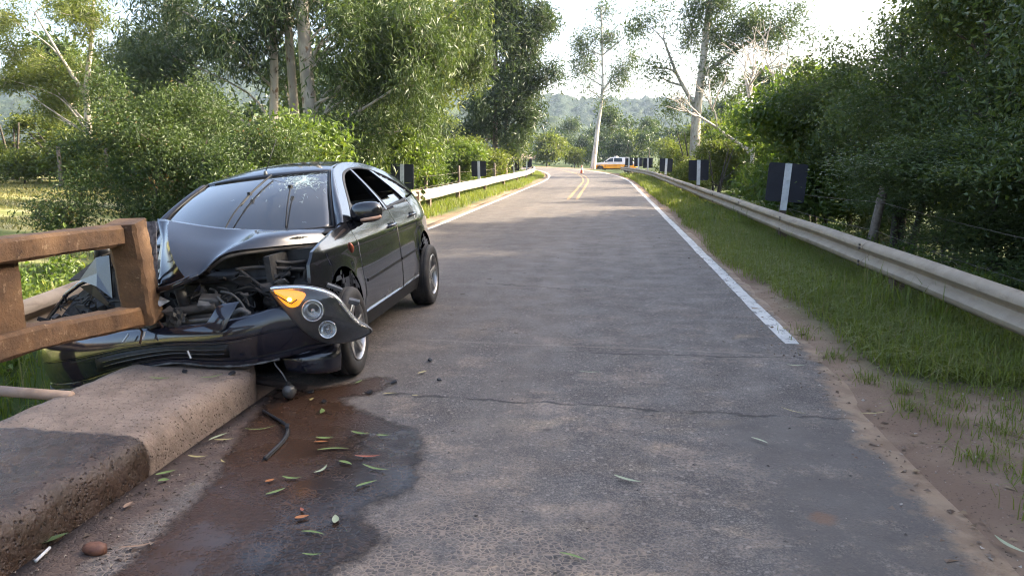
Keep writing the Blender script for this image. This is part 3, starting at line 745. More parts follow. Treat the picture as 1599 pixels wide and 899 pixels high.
# ------------------------------------------------------------------ grass
def blades(name, label, X, Y, h, w, mat, seed, lean=0.5, z=None):
    rng = np.random.RandomState(seed); n = len(X)
    Z = ground_z(X, Y) - 0.01 if z is None else z
    P = np.stack([X, Y, Z], 1)
    a = rng.uniform(0, 6.283, n); ln = np.abs(rng.normal(0, lean, n)); hh = h * rng.uniform(.5, 1.35, n)
    dr = np.stack([np.cos(a), np.sin(a), np.zeros(n)], 1); sd_ = np.stack([-np.sin(a), np.cos(a), np.zeros(n)], 1)
    tw = rng.uniform(-.6, .6, n)[:, None]; sd_ = sd_ * np.cos(tw) + dr * np.sin(tw)
    ww = (w * rng.uniform(.6, 1.3, n))[:, None] * .5
    up = np.array([0, 0, 1.0])
    m = P + dr * (hh * ln * .28)[:, None] + up * (hh * .62)[:, None]
    tp = P + dr * (hh * ln * 1.0)[:, None] + up * (hh * (1 - .38 * np.clip(ln, 0, 1.6)))[:, None]
    V = np.stack([P - sd_ * ww, P + sd_ * ww, m + sd_ * ww * .8, m - sd_ * ww * .8, tp], 1).reshape(-1, 3)
    i = np.arange(n)[:, None] * 5
    F = np.concatenate([i + np.array([[0, 1, 2]]), i + np.array([[0, 2, 3]]), i + np.array([[3, 2, 4]])], 0)
    patch = np.clip(.5 + .5 * vnoise(X * 1.3, Y * 1.3, seed), 0, 1)
    tint = np.clip(patch * .45 + rng.uniform(0, 1, n) * .52, 0, 1); tint[rng.uniform(0, 1, n) < .07] = 1.0
    me = fast_mesh(name, V, F, mat, {'tint': ('FACE', np.tile(tint, 3))}, False)
    return tag(link(name, me), label, 'grass', None, 'stuff')
rng = np.random.RandomState(101)
def strip(n, y0, y1, o0, o1, pw=1.0, seed=0, keep=None):
    r = np.random.RandomState(seed); y = y0 + (y1 - y0) * r.uniform(0, 1, n) ** pw; o = r.uniform(o0, o1, n)
    x, yy = road_pt(y, o)
    k = np.ones(n, bool) if keep is None else keep(x, yy, o, r)
    return x[k], yy[k]
def kp(x, y, o, r):
    e = 3.08 + .20 * vnoise(x, y, 5) + sstep(5.5, 4.7, y) * 1.1 - sstep(12, 30, y) * .15
    return r.uniform(0, 1, len(x)) < sstep(-.18, .25, o - e) * np.where(vnoise(x * 2.2, y * 2.2, 2) > -.75, 1, .25)
x, y = strip(95000, 4.5, 18, 2.8, 5.4, 1.3, 1, kp)
blades('verge_grass', 'tangled green grass along the foot of the right rail', x, y, .17, .0075, L_GRASS, 51, 1.15)
x, y = strip(45000, 17, 62, 2.95, 5.6, 1.3, 2, kp)
blades('verge_grass', 'sunlit grass strip farther along the right rail', x, y, .24, .016, L_GRASS, 52, .6)
x, y = strip(9000, 5.0, 20, 3.1, 5.4, 1.2, 5, kp)
k = vnoise(x * 1.7, y * 1.7, 21) > .15
blades('tall_weeds', 'taller grass tufts standing out of the right verge', x[k], y[k], .36, .010, L_GRASS, 57, .9)
x, y = strip(7000, 5.0, 16, 2.7, 4.6, 1.2, 6, kp)
blades('dry_stalks', 'dry straw stalks lying in the right verge grass', x, y, .13, .005, L_DRY, 58, 2.2)
def kl(x, y, o, r): return r.uniform(0, 1, len(x)) < sstep(-.15, .25, -o - 3.25 - .2 * vnoise(x, y, 6)) * sstep(8, 9.5, y)
x, y = strip(60000, 8, 75, -6.6, -3.0, 1.4, 3, kl)
blades('verge_grass', 'bright sunlit grass below the white left rail', x, y, .22, .015, L_GRASS, 53, .6)
x = rng.uniform(-11, -3.2, 26000); y = rng.uniform(1.5, 13, 26000)
k = (ground_z(x, y) < -.25); blades('gully_grass', 'rank green grass down in the gully left of the bridge kerb', x[k], y[k], .34, .011, L_GRASS, 54, .6)
x = rng.uniform(-34, -9, 60000); y = rng.uniform(10, 36, 60000)
k = (vnoise(x * .5, y * 1.6, 4) > -.25); blades('field_grass', 'mown pale yellow grass of the field at the left', x[k], y[k], .13, .03, L_DRY, 55, 1.0)
tc = np.array([(1.98, 5.05), (2.15, 4.78), (2.02, 4.45), (2.25, 4.30), (2.42, 4.62), (2.12, 4.02), (2.30, 3.86), (2.05, 3.62), (2.5, 4.12), (1.92, 3.9), (2.2, 3.45), (2.62, 4.75), (2.75, 4.4), (1.95, 3.3), (2.4, 3.6), (1.9, 4.72), (2.55, 4.95), (2.3, 5.0), (1.84, 5.3), (1.80, 5.9), (1.78, 6.7)])
ci = rng.randint(0, len(tc), 1500); x = tc[ci, 0] + rng.normal(0, .05, 1500) * (1 + ci % 3 * .5); y = tc[ci, 1] + rng.normal(0, .06, 1500) * (1 + ci % 3 * .5)
blades('dirt_tufts', 'small dry tufts on the bare soil at the lower right', x, y, .10, .0055, L_GRASS, 56, 1.3)
# weeds with small leaves under the right rail
rr = random.Random(9)
cls = [(3.55 + rr.uniform(-.1, .55), 8.2 + k * .55 + rr.uniform(-.3, .3), .10 + rr.uniform(-.04, .14), .28, .35, .14) for k in range(22)]
grow('rail_weeds', 'low leafy weeds growing under the right rail', 'weeds', None, (3.7, 10, 0), [([(3.7, 10 + k, 0), (3.72, 10 + k, .1), (3.75, 10 + k, .2)], .006, .003) for k in range(5)], cls, 150, 60, .13, (.06, .028, .0), L_MID, BARK, 71, limb=.005, twig=.003, start=.0)
# ------------------------------------------------------------------ bridge kerb, railing
def concrete(name, c1, c2, dark, wet_y=None):
    t = NT(name)
    X, Y, Z = t.xyz()
    n1 = t.noise(5, 6, 0.65); n2 = t.noise(26, 5, 0.7)
    c = t.mix(t.ramp(n1, 0.38, 0.62), c1, c2)
    c = t.mix(t.ramp(n2, 0.56, 0.72, 0, 0.7), c, dark)
    c = t.mix(t.ramp(t.voro(70), 0.22, 0.10, 0, 0.5), c, (0.36, 0.31, 0.27))
    rough = 0.85
    n3 = t.voro(38); c = t.mix(t.ramp(n3, .20, .06, 0, .8), c, dark)
    nrm = t.bump(t.math('ADD', t.math('ADD', n2, t.math('MULTIPLY', n1, 0.8)), t.math('MULTIPLY', t.ramp(n3, .30, .08), -.7)), 0.9, 0.016)
    if wet_y is not None:
        wob = t.math('MULTIPLY', t.math('SUBTRACT', t.noise(2.4, 4), 0.5), 0.30)
        w = t.ramp(t.math('ADD', Y, wob), wet_y + 0.025, wet_y - 0.01)
        c = t.mix(w, c, t.mix(t.ramp(n1, .4, .6), (0.042, 0.026, 0.018), (0.065, 0.042, 0.032)))
        rough = t.ramp(w, 0, 1, 0.85, t.ramp(t.noise(9, 5, .6), .35, .65, 0.10, 0.42), False)
    return t.done(t.bsdf(c, rough, 0, 0.5, nrm))
M_KERB = concrete('kerb_concrete', (0.270, 0.205, 0.162), (0.195, 0.145, 0.114), (0.10, 0.070, 0.055), 3.26)
rg_ = np.random.RandomState(3)
prof = [(-2.215, -.30), (-2.215, -.10), (-2.215, .0), (-2.22, .06), (-2.225, .115), (-2.24, .155), (-2.265, .185), (-2.31, .198), (-2.40, .20), (-2.55, .203), (-2.72, .203), (-2.9, .20), (-3.02, .198), (-3.10, .19), (-3.125, .16), (-3.13, .05), (-3.13, -.4), (-3.13, -1.2)]
ys = list(np.arange(-2.0, 4.30, 0.07)) + [4.36, 4.44, 4.52, 4.59, 4.65, 4.69, 4.715]
rings = []
for y in ys:
    e = max(0, (y - 4.33) / 0.385); sh = 0.30 * (1 - math.sqrt(max(0, 1 - e * e)))       # rounded near corner of the end
    ring = []
    for k, (x, z) in enumerate(prof):
        q = rg_.normal(0, .0045) + .010 * math.sin(y * 5.1 + 1) * (1 if 3 <= k <= 7 else .2) + .006 * math.sin(y * 13 + k)
        xx = x - q
        xx = min(xx, -2.215 - sh) + (0 if xx < -2.215 - sh else -.02 * (xx + 2.215 + sh))
        zz = z + (rg_.normal(0, .0025) if z > .1 else 0) - (0.022 * e if z > .1 else 0)
        ring.append((xx, y, zz))
    rings.append(ring)
mb = MB(); mb.loft(rings, False)
mb.add(rings[-1], [list(range(len(prof)))])
kerb = mb.build('bridge_kerb', M_KERB, smooth=True, recalc=True, angle=50)
tag(kerb, 'broad tan concrete kerb of the bridge, wet and dark at its near end', 'kerb')

t = NT('rust_stained_concrete')
n1 = t.noise(4.5, 6, 0.68); n2 = t.noise(21, 6, 0.7); n3 = t.noise(2.0, 3)
c = t.mix(t.ramp(n1, 0.36, 0.64), (0.155, 0.088, 0.045), (0.095, 0.056, 0.033))
c = t.mix(t.ramp(n2, 0.57, 0.70, 0, .75), c, (0.29, 0.20, 0.125))
c = t.mix(t.ramp(t.noise(13, 5, .7), 0.60, 0.72, 0, .85), c, (0.045, 0.026, 0.017))
c = t.mix(t.ramp(n3, 0.55, 0.72, 0, .5), c, (0.21, 0.105, 0.042))
M_RAIL = t.done(t.bsdf(c, 0.85, 0, 0.35, t.bump(t.math('ADD', n2, n1), 0.7, 0.015)))
def rough_bar(p0, p1, w, h, seed, n=16, roll=0.0, amp=.0035, taper=None):
    """worn concrete bar from p0 to p1 with chipped edges"""
    r = random.Random(seed); p0, p1 = Vector(p0), Vector(p1); d = (p1 - p0).normalized()
    a = d.cross(Vector((0, 0, 1)))
    if a.length < .2: a = Vector((1, 0, 0))
    a.normalize(); b = a.cross(d).normalized()
    M = Matrix.Rotation(roll, 3, d); a = M @ a; b = M @ b
    rings = []; ch = .018
    for k in range(n + 1):
        f = k / n; q = p0 + (p1 - p0) * f; s = 1 + (taper or 0) * f
        pr = [(-w / 2 + ch, -h / 2), (w / 2 - ch, -h / 2), (w / 2, -h / 2 + ch), (w / 2, h / 2 - ch), (w / 2 - ch, h / 2), (-w / 2 + ch, h / 2), (-w / 2, h / 2 - ch), (-w / 2, -h / 2 + ch)]
        rings.append([q + a * (x * s + r.uniform(-amp, amp)) + b * (z * s + r.uniform(-amp, amp)) for x, z in pr])
    m = MB(); m.loft(rings, True, True); return m
rail = thing('bridge_railing', 'rust-brown concrete bridge railing broken at its end post by the car', 'railing', (-3.0, 3.6, .2))
B_ = Vector((-3.0, 3.6, .2))
def rb(name, p0, p1, w, h, seed, **k):
    m = rough_bar(Vector(p0) - B_, Vector(p1) - B_, w, h, seed, **k); return m.build(name, M_RAIL, rail, smooth=True, angle=35)
rb('top_rail', (-3.0, .6, 1.145), (-2.985, 4.235, 1.072), .17, .125, 1, n=30)
rb('bottom_rail', (-3.0, .6, .66), (-2.985, 3.55, .612), .15, .13, 2, n=24)
rb('bottom_rail', (-2.985, 3.48, .614), (-2.95, 4.37, .545), .152, .128, 3)
rb('baluster', (-3.015, 3.355, .60), (-3.015, 3.355, 1.10), .11, .235, 4, n=10)
rb('baluster', (-3.0, 2.25, .18), (-3.0, 2.25, 1.10), .14, .235, 5, n=10)
rb('baluster', (-3.0, 1.0, .18), (-3.0, 1.0, 1.10), .14, .235, 6, n=10)
rb('end_post', (-2.94, 4.42, .50), (-2.955, 4.34, 1.15), .18, .21, 7, n=20, roll=.22, amp=.005)
# bent reinforcing bars at the broken foot of the end post
for k, (dx, dy) in enumerate(((-.07, -.05), (.06, .03), (.0, .06))):
    m = MB(); m.tube([Vector((-2.94 + dx * .8, 4.42 + dy, .53)) - B_, Vector((-2.88 + dx * .8, 4.43 + dy, .44)) - B_, Vector((-2.82 + dx * 1.6, 4.39 + dy, .37)) - B_], .007, 6)
    m.build('reinforcing_bar', simple('rusty_steel' + str(k), (.12, .05, .025), (.06, .03, .02), .8, 30), rail, True)

# conduit along the bridge side
m = MB(); m.tube([(-4.6, 3.86, .215), (-3.8, 3.83, .205), (-3.02, 3.80, .19)], .031, 14)
o = m.build('conduit_pipe', simple('pale_pipe', (.42, .31, .25), (.33, .24, .19), .6, 9, bump=.1), smooth=True)
tag(o, 'pale pinkish pipe running out left of the bridge kerb', 'pipe')

# ------------------------------------------------------------------ guard rails
def galv(name, c1, c2, stain):
    t = NT(name); X, Y, Z = t.xyz()
    n = t.noise(3.5, 6, .65); st = t.noise(4, 5, .6, vec=t.comb(X, t.math('MULTIPLY', Y, .8), t.math('MULTIPLY', Z, 4)))
    c = t.mix(t.ramp(n, .35, .65), c1, c2); c = t.mix(t.ramp(st, .55, .72, 0, .7), c, stain)
    c = t.mix(t.ramp(t.noise(30, 4, .7), .62, .72, 0, .5), c, tuple(v * .5 for v in stain))
    return t.done(t.bsdf(c, .62, .0, .35, t.bump(n, .15, .01)))
M_GR = galv('weathered_beige_rail', (.385, .30, .215), (.31, .24, .17), (.20, .14, .09))
M_GL = galv('white_painted_rail', (.56, .51, .43), (.47, .42, .35), (.30, .21, .14))
M_POST = simple('rail_post_brown', (.16, .105, .078), (.10, .066, .05), .85, 9, bump=.4)
M_BOLT = simple('bolt_steel', (.20, .17, .14), (.10, .08, .07), .6, 20, metal=.4)
W_PROF = [(0.0, 0.0), (.022, -.006), (.052, -.022), (.078, -.050), (.081, -.082), (.062, -.108), (.022, -.130), (.008, -.156), (.022, -.182), (.062, -.204), (.081, -.230), (.078, -.262), (.052, -.290), (.022, -.306), (0.0, -.312)]
def w_beam(pts, side, thick=.006, twist=None):
    """W-section beam along pts (top edge), bulging towards side (+1 = right of travel)"""
    pts = [Vector(p) for p in pts]; rings = []
    for i, p in enumerate(pts):
        d = pts[min(i + 1, len(pts) - 1)] - pts[max(i - 1, 0)]; d.z = 0; d.normalize()
        nrm = Vector((d.y, -d.x, 0)) * side
        tw = twist[i] if twist else 0.0
        up = Vector((0, 0, 1)) * math.cos(tw) + nrm * math.sin(tw); n2 = nrm * math.cos(tw) - Vector((0, 0, 1)) * math.sin(tw)
        fr = [p + n2 * o_ + up * z_ for o_, z_ in W_PROF]; bk = [p + n2 * (o_ - thick) + up * z_ for o_, z_ in W_PROF[::-1]]
        rings.append(fr + bk)
    m = MB(); m.loft(rings, True, True); return m
def guardrail(label, off, s0, s1, ztop, side, mat, posts, seg=4.0, zvar=.005, seed=0, pre=None):
    r = random.Random(seed)
    x0, y0 = road_pt(s0, off); root = thing('guardrail', label, 'guardrail', (float(x0), float(y0), 0))
    base = Vector((float(x0), float(y0), 0)); s = s0; k = 0
    zs = lambda q: ztop + zvar * math.sin(q * .7 + seed) + zvar * .5 * math.sin(q * 1.9)
    while s < s1 - .5:
        e = min(s + seg, s1); P = []
        for q in np.linspace(s - (.12 if k else 0), e, 9):
            x, y = road_pt(q, off); P.append(Vector((float(x) + side * (-.0065 if k % 2 else 0), float(y), zs(q))) - base)
        o = w_beam(P, side).build('beam', mat, root, smooth=True, angle=40)
        if k:
            for dz in (-.045, -.085, -.235, -.275):
                x, y = road_pt(s - .05, off)
                m = MB(); c = Vector((float(x) + side * .082, float(y), zs(s) + dz)) - base
                m.tube([c, c + Vector((side * .016, 0, 0))], .016, 6); m.build('bolt', M_BOLT, o)
        s = e; k += 1
    for q in posts:
        x, y = road_pt(q, off); x = float(x) - side * .07; z0 = gz(x, float(y)) - .25
        m = MB(); m.box((x - base.x, float(y) - base.y, (z0 + ztop - .05) / 2), (.12, .15, ztop - .05 - z0)); m.build('post', M_POST, root, bevel=.008)
    return root
guardrail('long weathered beige guardrail along the right edge of the road', 4.08, 1.0, 70, .60, -1, M_GR, [3.0, 8.2, 13.4, 18.8, 24.6, 30, 36, 42, 48, 54, 60, 66], seed=1)
guardrail('bright white guardrail along the left edge behind the car', -3.95, 20.6, 74, .63, 1, M_GL, [21.6, 26, 32, 38, 44, 50, 56, 62, 68, 73], seed=2)
# curled, torn near end of the left rail
root = thing('guardrail_end', 'torn curled end of the white left guardrail just behind the car', 'guardrail', (-5.0, 19.5, 0))
bs = Vector((-5.0, 19.5, 0))
P = [Vector(p) - bs for p in catmull([(-5.03, 20.68, .645), (-5.02, 20.0, .665), (-5.06, 19.5, .66), (-5.2, 19.15, .60), (-5.42, 19.0, .50)], 5)]
w_beam(P, 1, twist=[-.3 * (k / (len(P) - 1)) ** 1.5 for k in range(len(P))]).build('beam', M_GL, root, smooth=True, angle=40)
m = MB(); m.box((-.06, .6, .05), (.12, .15, 1.1)); m.build('post', M_POST, root, bevel=.008)
# knocked-down beam behind the railing
root = thing('guardrail_beam', 'bent beige guardrail beam lying behind the bridge railing', 'guardrail', (-4.3, 5.4, 0))
bs = Vector((-4.3, 5.4, 0))
P = [Vector(p) - bs for p in catmull([(-4.22, 3.9, .44), (-4.20, 4.9, .515), (-4.22, 5.6, .57), (-4.45, 6.6, .60), (-4.9, 8.2, .45)], 6)]
w_beam(P, 1).build('beam', M_GR, root, smooth=True, angle=40)
for q in (-.9, 1.1):
    m = MB(); m.box((-.05, q, -.15), (.12, .14, 1.2)); m.build('post', M_POST, root, bevel=.008)

# ------------------------------------------------------------------ marker panels
M_BLACK = simple('panel_black', (.007, .007, .014), (.012, .012, .022), .55, 6, bump=.05)
M_STRIPE = simple('stripe_white', (.66, .66, .66), (.54, .54, .54), .6, 12)
def marker(x, y, zb, rz, tilt, label, w=.66, h=.68):
    root = thing('marker_panel', label, 'road marker', (x, y, gz(x, y)), (0, tilt, rz), 'black road-edge marker panels')
    z0 = zb - gz(x, y)
    r_ = .045; pr = []
    for cx, cz, a0 in ((w / 2 - r_, h - r_, 0), (-w / 2 + r_, h - r_, 90), (-w / 2 + r_, r_, 180), (w / 2 - r_, r_, 270)):
        for k in range(5): a = R(a0 + k * 22.5); pr.append((cx + r_ * math.cos(a), cz + r_ * math.sin(a)))
    m = MB(); m.loft([[(px, -.012, z0 + pz) for px, pz in pr], [(px, .008, z0 + pz) for px, pz in pr]], True, True)
    m.build('panel', M_BLACK, root)
    m = MB(); m.box((0, -.0165, z0 + h / 2 - .03), (.115, .008, h + .05)); m.build('stripe', M_STRIPE, root, bevel=.002)
    m = MB(); m.box((0, .052, (z0 + h * .8) / 2 + .02 - .15), (.11, .085, z0 + h * .8 + .3)); m.build('post', M_POST, root, bevel=.006)
    m = MB(); m.box((0, -.004, z0 - .075), (.112, .02, .15)); m.build('post_face', M_STRIPE, root, bevel=.002)
    return root
for k, (s, lab) in enumerate([(13.9, 'nearest black marker panel with white stripe above the right rail'), (26, 'second black marker panel along the right rail'), (40.3, 'third black marker panel along the right rail'),
                              (53, 'fourth black marker panel along the right rail'), (59.5, 'fifth black marker panel along the right rail'), (66, 'farthest black marker panel on the right, in front of the patrol vehicle tail')]):
    x, y = road_pt(s, 4.22); marker(float(x), float(y), .75, -float(np.interp(s, PS_, PH)) * 0 + (-.10 if k == 0 else 0), .06 if k == 0 else random.Random(k).uniform(-.03, .03), lab)
for k, (s, lab) in enumerate([(20.4, 'black marker panel half hidden by the car tail'), (33.5, 'black marker panel beside the left fence post'), (46.9, 'third marker panel along the left rail'), (59.6, 'far marker panel at the end of the left rail'), (66.5, 'farthest marker panel on the left')]):
    x, y = road_pt(s, -4.5); marker(float(x), float(y), .66, 0, random.Random(k + 30).uniform(-.02, .06), lab)

# ------------------------------------------------------------------ wire fences
M_FENCE = simple('grey_fence_wood', (.20, .165, .13), (.11, .085, .068), .9, 16, bump=.7, bscale=25)
M_WIRE = simple('fence_wire', (.25, .22, .19), (.14, .11, .09), .6, 30, metal=.6)
def fpost(x, y, top, lean, label, r=.062):
    z0 = gz(x, y) - .2
    rd = random.Random(int(y * 10)); rings = []
    root = link('fence_post', None, None, (x, y, z0))
    for f in (0, .3, .6, .9, .97, 1.0):
        z = f * (top - z0); rr = r * (1 - .12 * f) * (.8 if f == 1.0 else 1)
        rings.append([(lean[0] * f + rr * math.cos(a) * rd.uniform(.9, 1.1), lean[1] * f + rr * math.sin(a) * rd.uniform(.9, 1.1), z) for a in [k * math.pi / 4.5 for k in range(9)]])
    m = MB(); m.loft(rings, True, True)
    bpy.data.objects.remove(root)
    o = m.build('fence_post', M_FENCE, loc=(x, y, z0), smooth=True, angle=50)
    return tag(o, label, 'fence post', 'fence posts')
fpost(4.05, 12.1, 1.10, (.18, .0), 'weathered leaning fence post behind the right rail', .075)
fpost(4.15, 18.2, .85, (.05, 0), 'grey fence post low behind the right rail past the leaning one')
fpost(4.25, 6.6, .8, (.02, 0), 'fence post beyond the right picture edge')
fpost(-6.2, 31.9, 1.15, (.0, 0), 'grey fence post between the left marker panels')
fpost(-6.3, 26.2, 1.1, (.03, 0), 'grey fence post just right of the car tail')
fpost(-5.75, 39.5, 1.2, (-.02, 0), 'thin dark fence post past the second left marker')
fpost(-25.2, 32.5, 2.0, (.02, 0), 'pale fence post at the back of the mown field, left one', .09)
fpost(-23.0, 32.8, 1.9, (-.03, 0), 'pale fence post at the back of the mown field, right one', .09)
def wire(pts, label, r=.0035, barb=True, seed=0):
    P = []
    for a, b in zip(pts[:-1], pts[1:]):
        a, b = Vector(a), Vector(b)
        for k in range(12):
            f = k / 12; q = a.lerp(b, f); q.z -= .10 * f * (1 - f) * (b - a).length / 6; P.append(q)
    P.append(Vector(pts[-1])); m = MB(); m.tube(P, r, 5)
    if barb:
        rd = random.Random(seed); n = int(sum((P[i + 1] - P[i]).length for i in range(len(P) - 1)) / .16)
        for k in range(n):
            f = (k + .5) / n * (len(P) - 1); i = int(f); q = P[i].lerp(P[i + 1], f - i)
            v = Vector((rd.uniform(-1, 1), rd.uniform(-.3, .3), rd.uniform(-1, 1))).normalized() * .016
            m.tube([q - v, q + v], .0022, 3)
    o = m.build('fence_wire', M_WIRE, smooth=True, recalc=False); tag(o, label, 'wire', 'fence wires')
wire([(4.25, 2.0, .75), (4.27, 6.6, .70), (4.19, 12.1, .86), (4.18, 18.2, .74), (4.2, 26, .7)], 'upper barbed wire strand behind the right rail', seed=1)
wire([(4.25, 2.0, .30), (4.27, 6.6, .28), (4.15, 12.1, .42), (4.17, 18.2, .38), (4.2, 26, .35)], 'lower barbed wire strand behind the right rail', seed=2)
wire([(-6.4, 20, .8), (-6.29, 26.2, .85), (-6.2, 31.9, .88), (-5.75, 39.5, .9)], 'upper wire strand behind the left rail', .005, False)
wire([(-6.4, 20, .45), (-6.29, 26.2, .48), (-6.2, 31.9, .5), (-5.75, 39.5, .5)], 'lower wire strand behind the left rail', .005, False)

# ------------------------------------------------------------------ wet patch
def wet_outline():
    P = [(-2.16, 4.66), (-1.95, 4.62), (-1.72, 4.80), (-1.60, 4.98), (-1.44, 4.90), (-1.50, 4.62), (-1.66, 4.50), (-1.49, 4.30), (-1.26, 4.12), (-1.02, 3.93), (-.93, 3.62), (-.88, 3.28), (-.93, 3.17), (-1.04, 3.06), (-1.01, 2.91), (-.88, 2.78), (-.93, 2.62), (-1.02, 2.46), (-1.0, 2.2), (-1.8, 2.1), (-1.79, 2.42), (-1.83, 3.1), (-1.96, 3.62), (-2.08, 4.23)]
    r = random.Random(5); out = []
    for p in catmull([(x, y, 0) for x, y in P], 10, True):
        out.append((p.x + r.uniform(-.014, .014), p.y + r.uniform(-.014, .014)))
    return out
def wet_sheet(name, outline, z, mat, cell=.03, grow_=.10):
    """fine sheet over the patch; 'wet' tells how far a point lies inside the rim"""
    O_ = np.array(outline); A = O_; B = np.roll(O_, -1, 0)
    xs = np.arange(O_[:, 0].min() - grow_, O_[:, 0].max() + grow_, cell); ys_ = np.arange(O_[:, 1].min() - grow_, O_[:, 1].max() + grow_, cell)
    XX, YY = np.meshgrid(xs, ys_); P = np.stack([XX.ravel(), YY.ravel()], 1)
    d2 = np.full(len(P), 9.0); ins = np.zeros(len(P), bool)
    for p, q in zip(A, B):
        e = q - p; t_ = np.clip(((P - p) @ e) / max(e @ e, 1e-9), 0, 1); d2 = np.minimum(d2, ((P - p - t_[:, None] * e) ** 2).sum(1))
        c_ = ((p[1] > P[:, 1]) != (q[1] > P[:, 1])); xi = (q[0] - p[0]) * (P[:, 1] - p[1]) / (q[1] - p[1] + 1e-12) + p[0]; ins ^= c_ & (P[:, 0] < xi)
    wet = np.sqrt(d2) * np.where(ins, 1, -1); n = len(xs)
    i = (np.arange(len(ys_) - 1)[:, None] * n + np.arange(n - 1)[None, :]).ravel(); F = np.stack([i, i + 1, i + 1 + n, i + n], 1)
    F = F[(wet[F] > -grow_).all(1) & (P[F][:, :, 0] > -2.19).all(1)]
    used = np.unique(F); mp = np.zeros(len(P), int); mp[used] = np.arange(len(used))
    V = np.concatenate([P[used], np.full((len(used), 1), z)], 1)
    return link(name, fast_mesh(name, V, mp[F], mat, {'wet': ('POINT', wet[used])}, True))
t = NT('wet_brown_asphalt')
X, Y, Z = t.xyz()
vc = t.voro(36, 'DISTANCE_TO_EDGE'); n1 = t.noise(2.0, 5, .62); n2 = t.noise(7, 5, .7)
st = t.mix(t.voro(36, out='Color'), (.012, .010, .010), (.040, .028, .023))
c = t.mix(t.ramp(vc, .05, .16), (.060, .036, .024), st)
c = t.mix(t.ramp(n2, .42, .62, 0, .7), c, (.020, .014, .012))
mud = t.math('MULTIPLY', t.ramp(t.math('ADD', X, t.math('MULTIPLY', t.math('SUBTRACT', n1, .5), .7)), -1.22, -1.60), t.ramp(t.math('ADD', X, t.math('MULTIPLY', n2, .2)), -2.02, -1.86))
c = t.mix(t.math('MULTIPLY', mud, .85), c, (.066, .034, .020))
film = t.ramp(n1, .40, .60)
wsh = (t.bsdf(c, t.ramp(film, 0, 1, .38, .16, False), 0, .26, t.bump(t.math('MULTIPLY', t.math('ADD', t.ramp(vc, 0, .2), n2), t.ramp(film, 0, 1, 1, .12)), .35, .006)))
edge_ = t.ramp(t.math('ADD', t.attr('wet'), t.math('MULTIPLY', t.math('SUBTRACT', t.noise(15, 8, .8), .5), .22)), -.05, .05)
tb_ = t.n('ShaderNodeBsdfTransparent'); mx_ = t.n('ShaderNodeMixShader'); t.put(mx_.inputs[0], edge_); t.t.links.new(tb_.outputs[0], mx_.inputs[1]); t.t.links.new(wsh, mx_.inputs[2])
M_WET = t.done(mx_.outputs[0])
pd = wet_sheet('puddle', wet_outline(), .0042, M_WET); tag(pd, 'brown wet patch of leaked fluid on the asphalt below the kerb', None, None, 'structure')

# ------------------------------------------------------------------ litter: leaves, wiper blade, stone
def fallen_leaf(x, y, ln, wd, rz, col, label, z=0.0, bend=.25, pitch=0.0, curl=.25, seed=0):
    n = 9; V = []; F = []
    for k in range(n + 1):
        f = k / n; w = wd * math.sin(math.pi * min(1, f * .92 + .06)) ** .8 * (1 - f * .35) * .5
        cx = ln * (f - .5); cy = bend * ln * ((f - .5) ** 2 - .1); cz = curl * ln * (abs(f - .5) ** 1.7) * .5 + .004
        V += [(cx, cy - w, cz + w * .30), (cx, cy, cz), (cx, cy + w, cz + w * .38)]
    for k in range(n):
        a = k * 3; F += [[a, a + 1, a + 4, a + 3], [a + 1, a + 2, a + 5, a + 4]]
    m = MB(); m.add(V, F)
    o = m.build('fallen_leaf', LEAFM[col], smooth=True, loc=(x, y, z + .008), rot=(pitch, 0, rz), recalc=False)
    return tag(o, label, 'leaf', 'fallen eucalyptus leaves')
LEAFM = {'green': simple('fallen_leaf_green', (.15, .22, .055), (.22, .27, .09), .5, 20), 'pale': simple('fallen_leaf_pale', (.36, .38, .24), (.28, .32, .18), .5, 20),
         'yellow': simple('fallen_leaf_yellow', (.42, .34, .14), (.34, .30, .10), .5, 20), 'brown': simple('fallen_leaf_brown', (.30, .19, .12), (.22, .13, .08), .6, 20),
         'red': simple('fallen_leaf_red', (.36, .085, .04), (.28, .10, .05), .5, 20), 'orange': simple('fallen_leaf_orange', (.42, .15, .04), (.34, .12, .03), .5, 20), 'dark': simple('fallen_leaf_dark', (.055, .085, .03), (.08, .12, .04), .45, 20)}
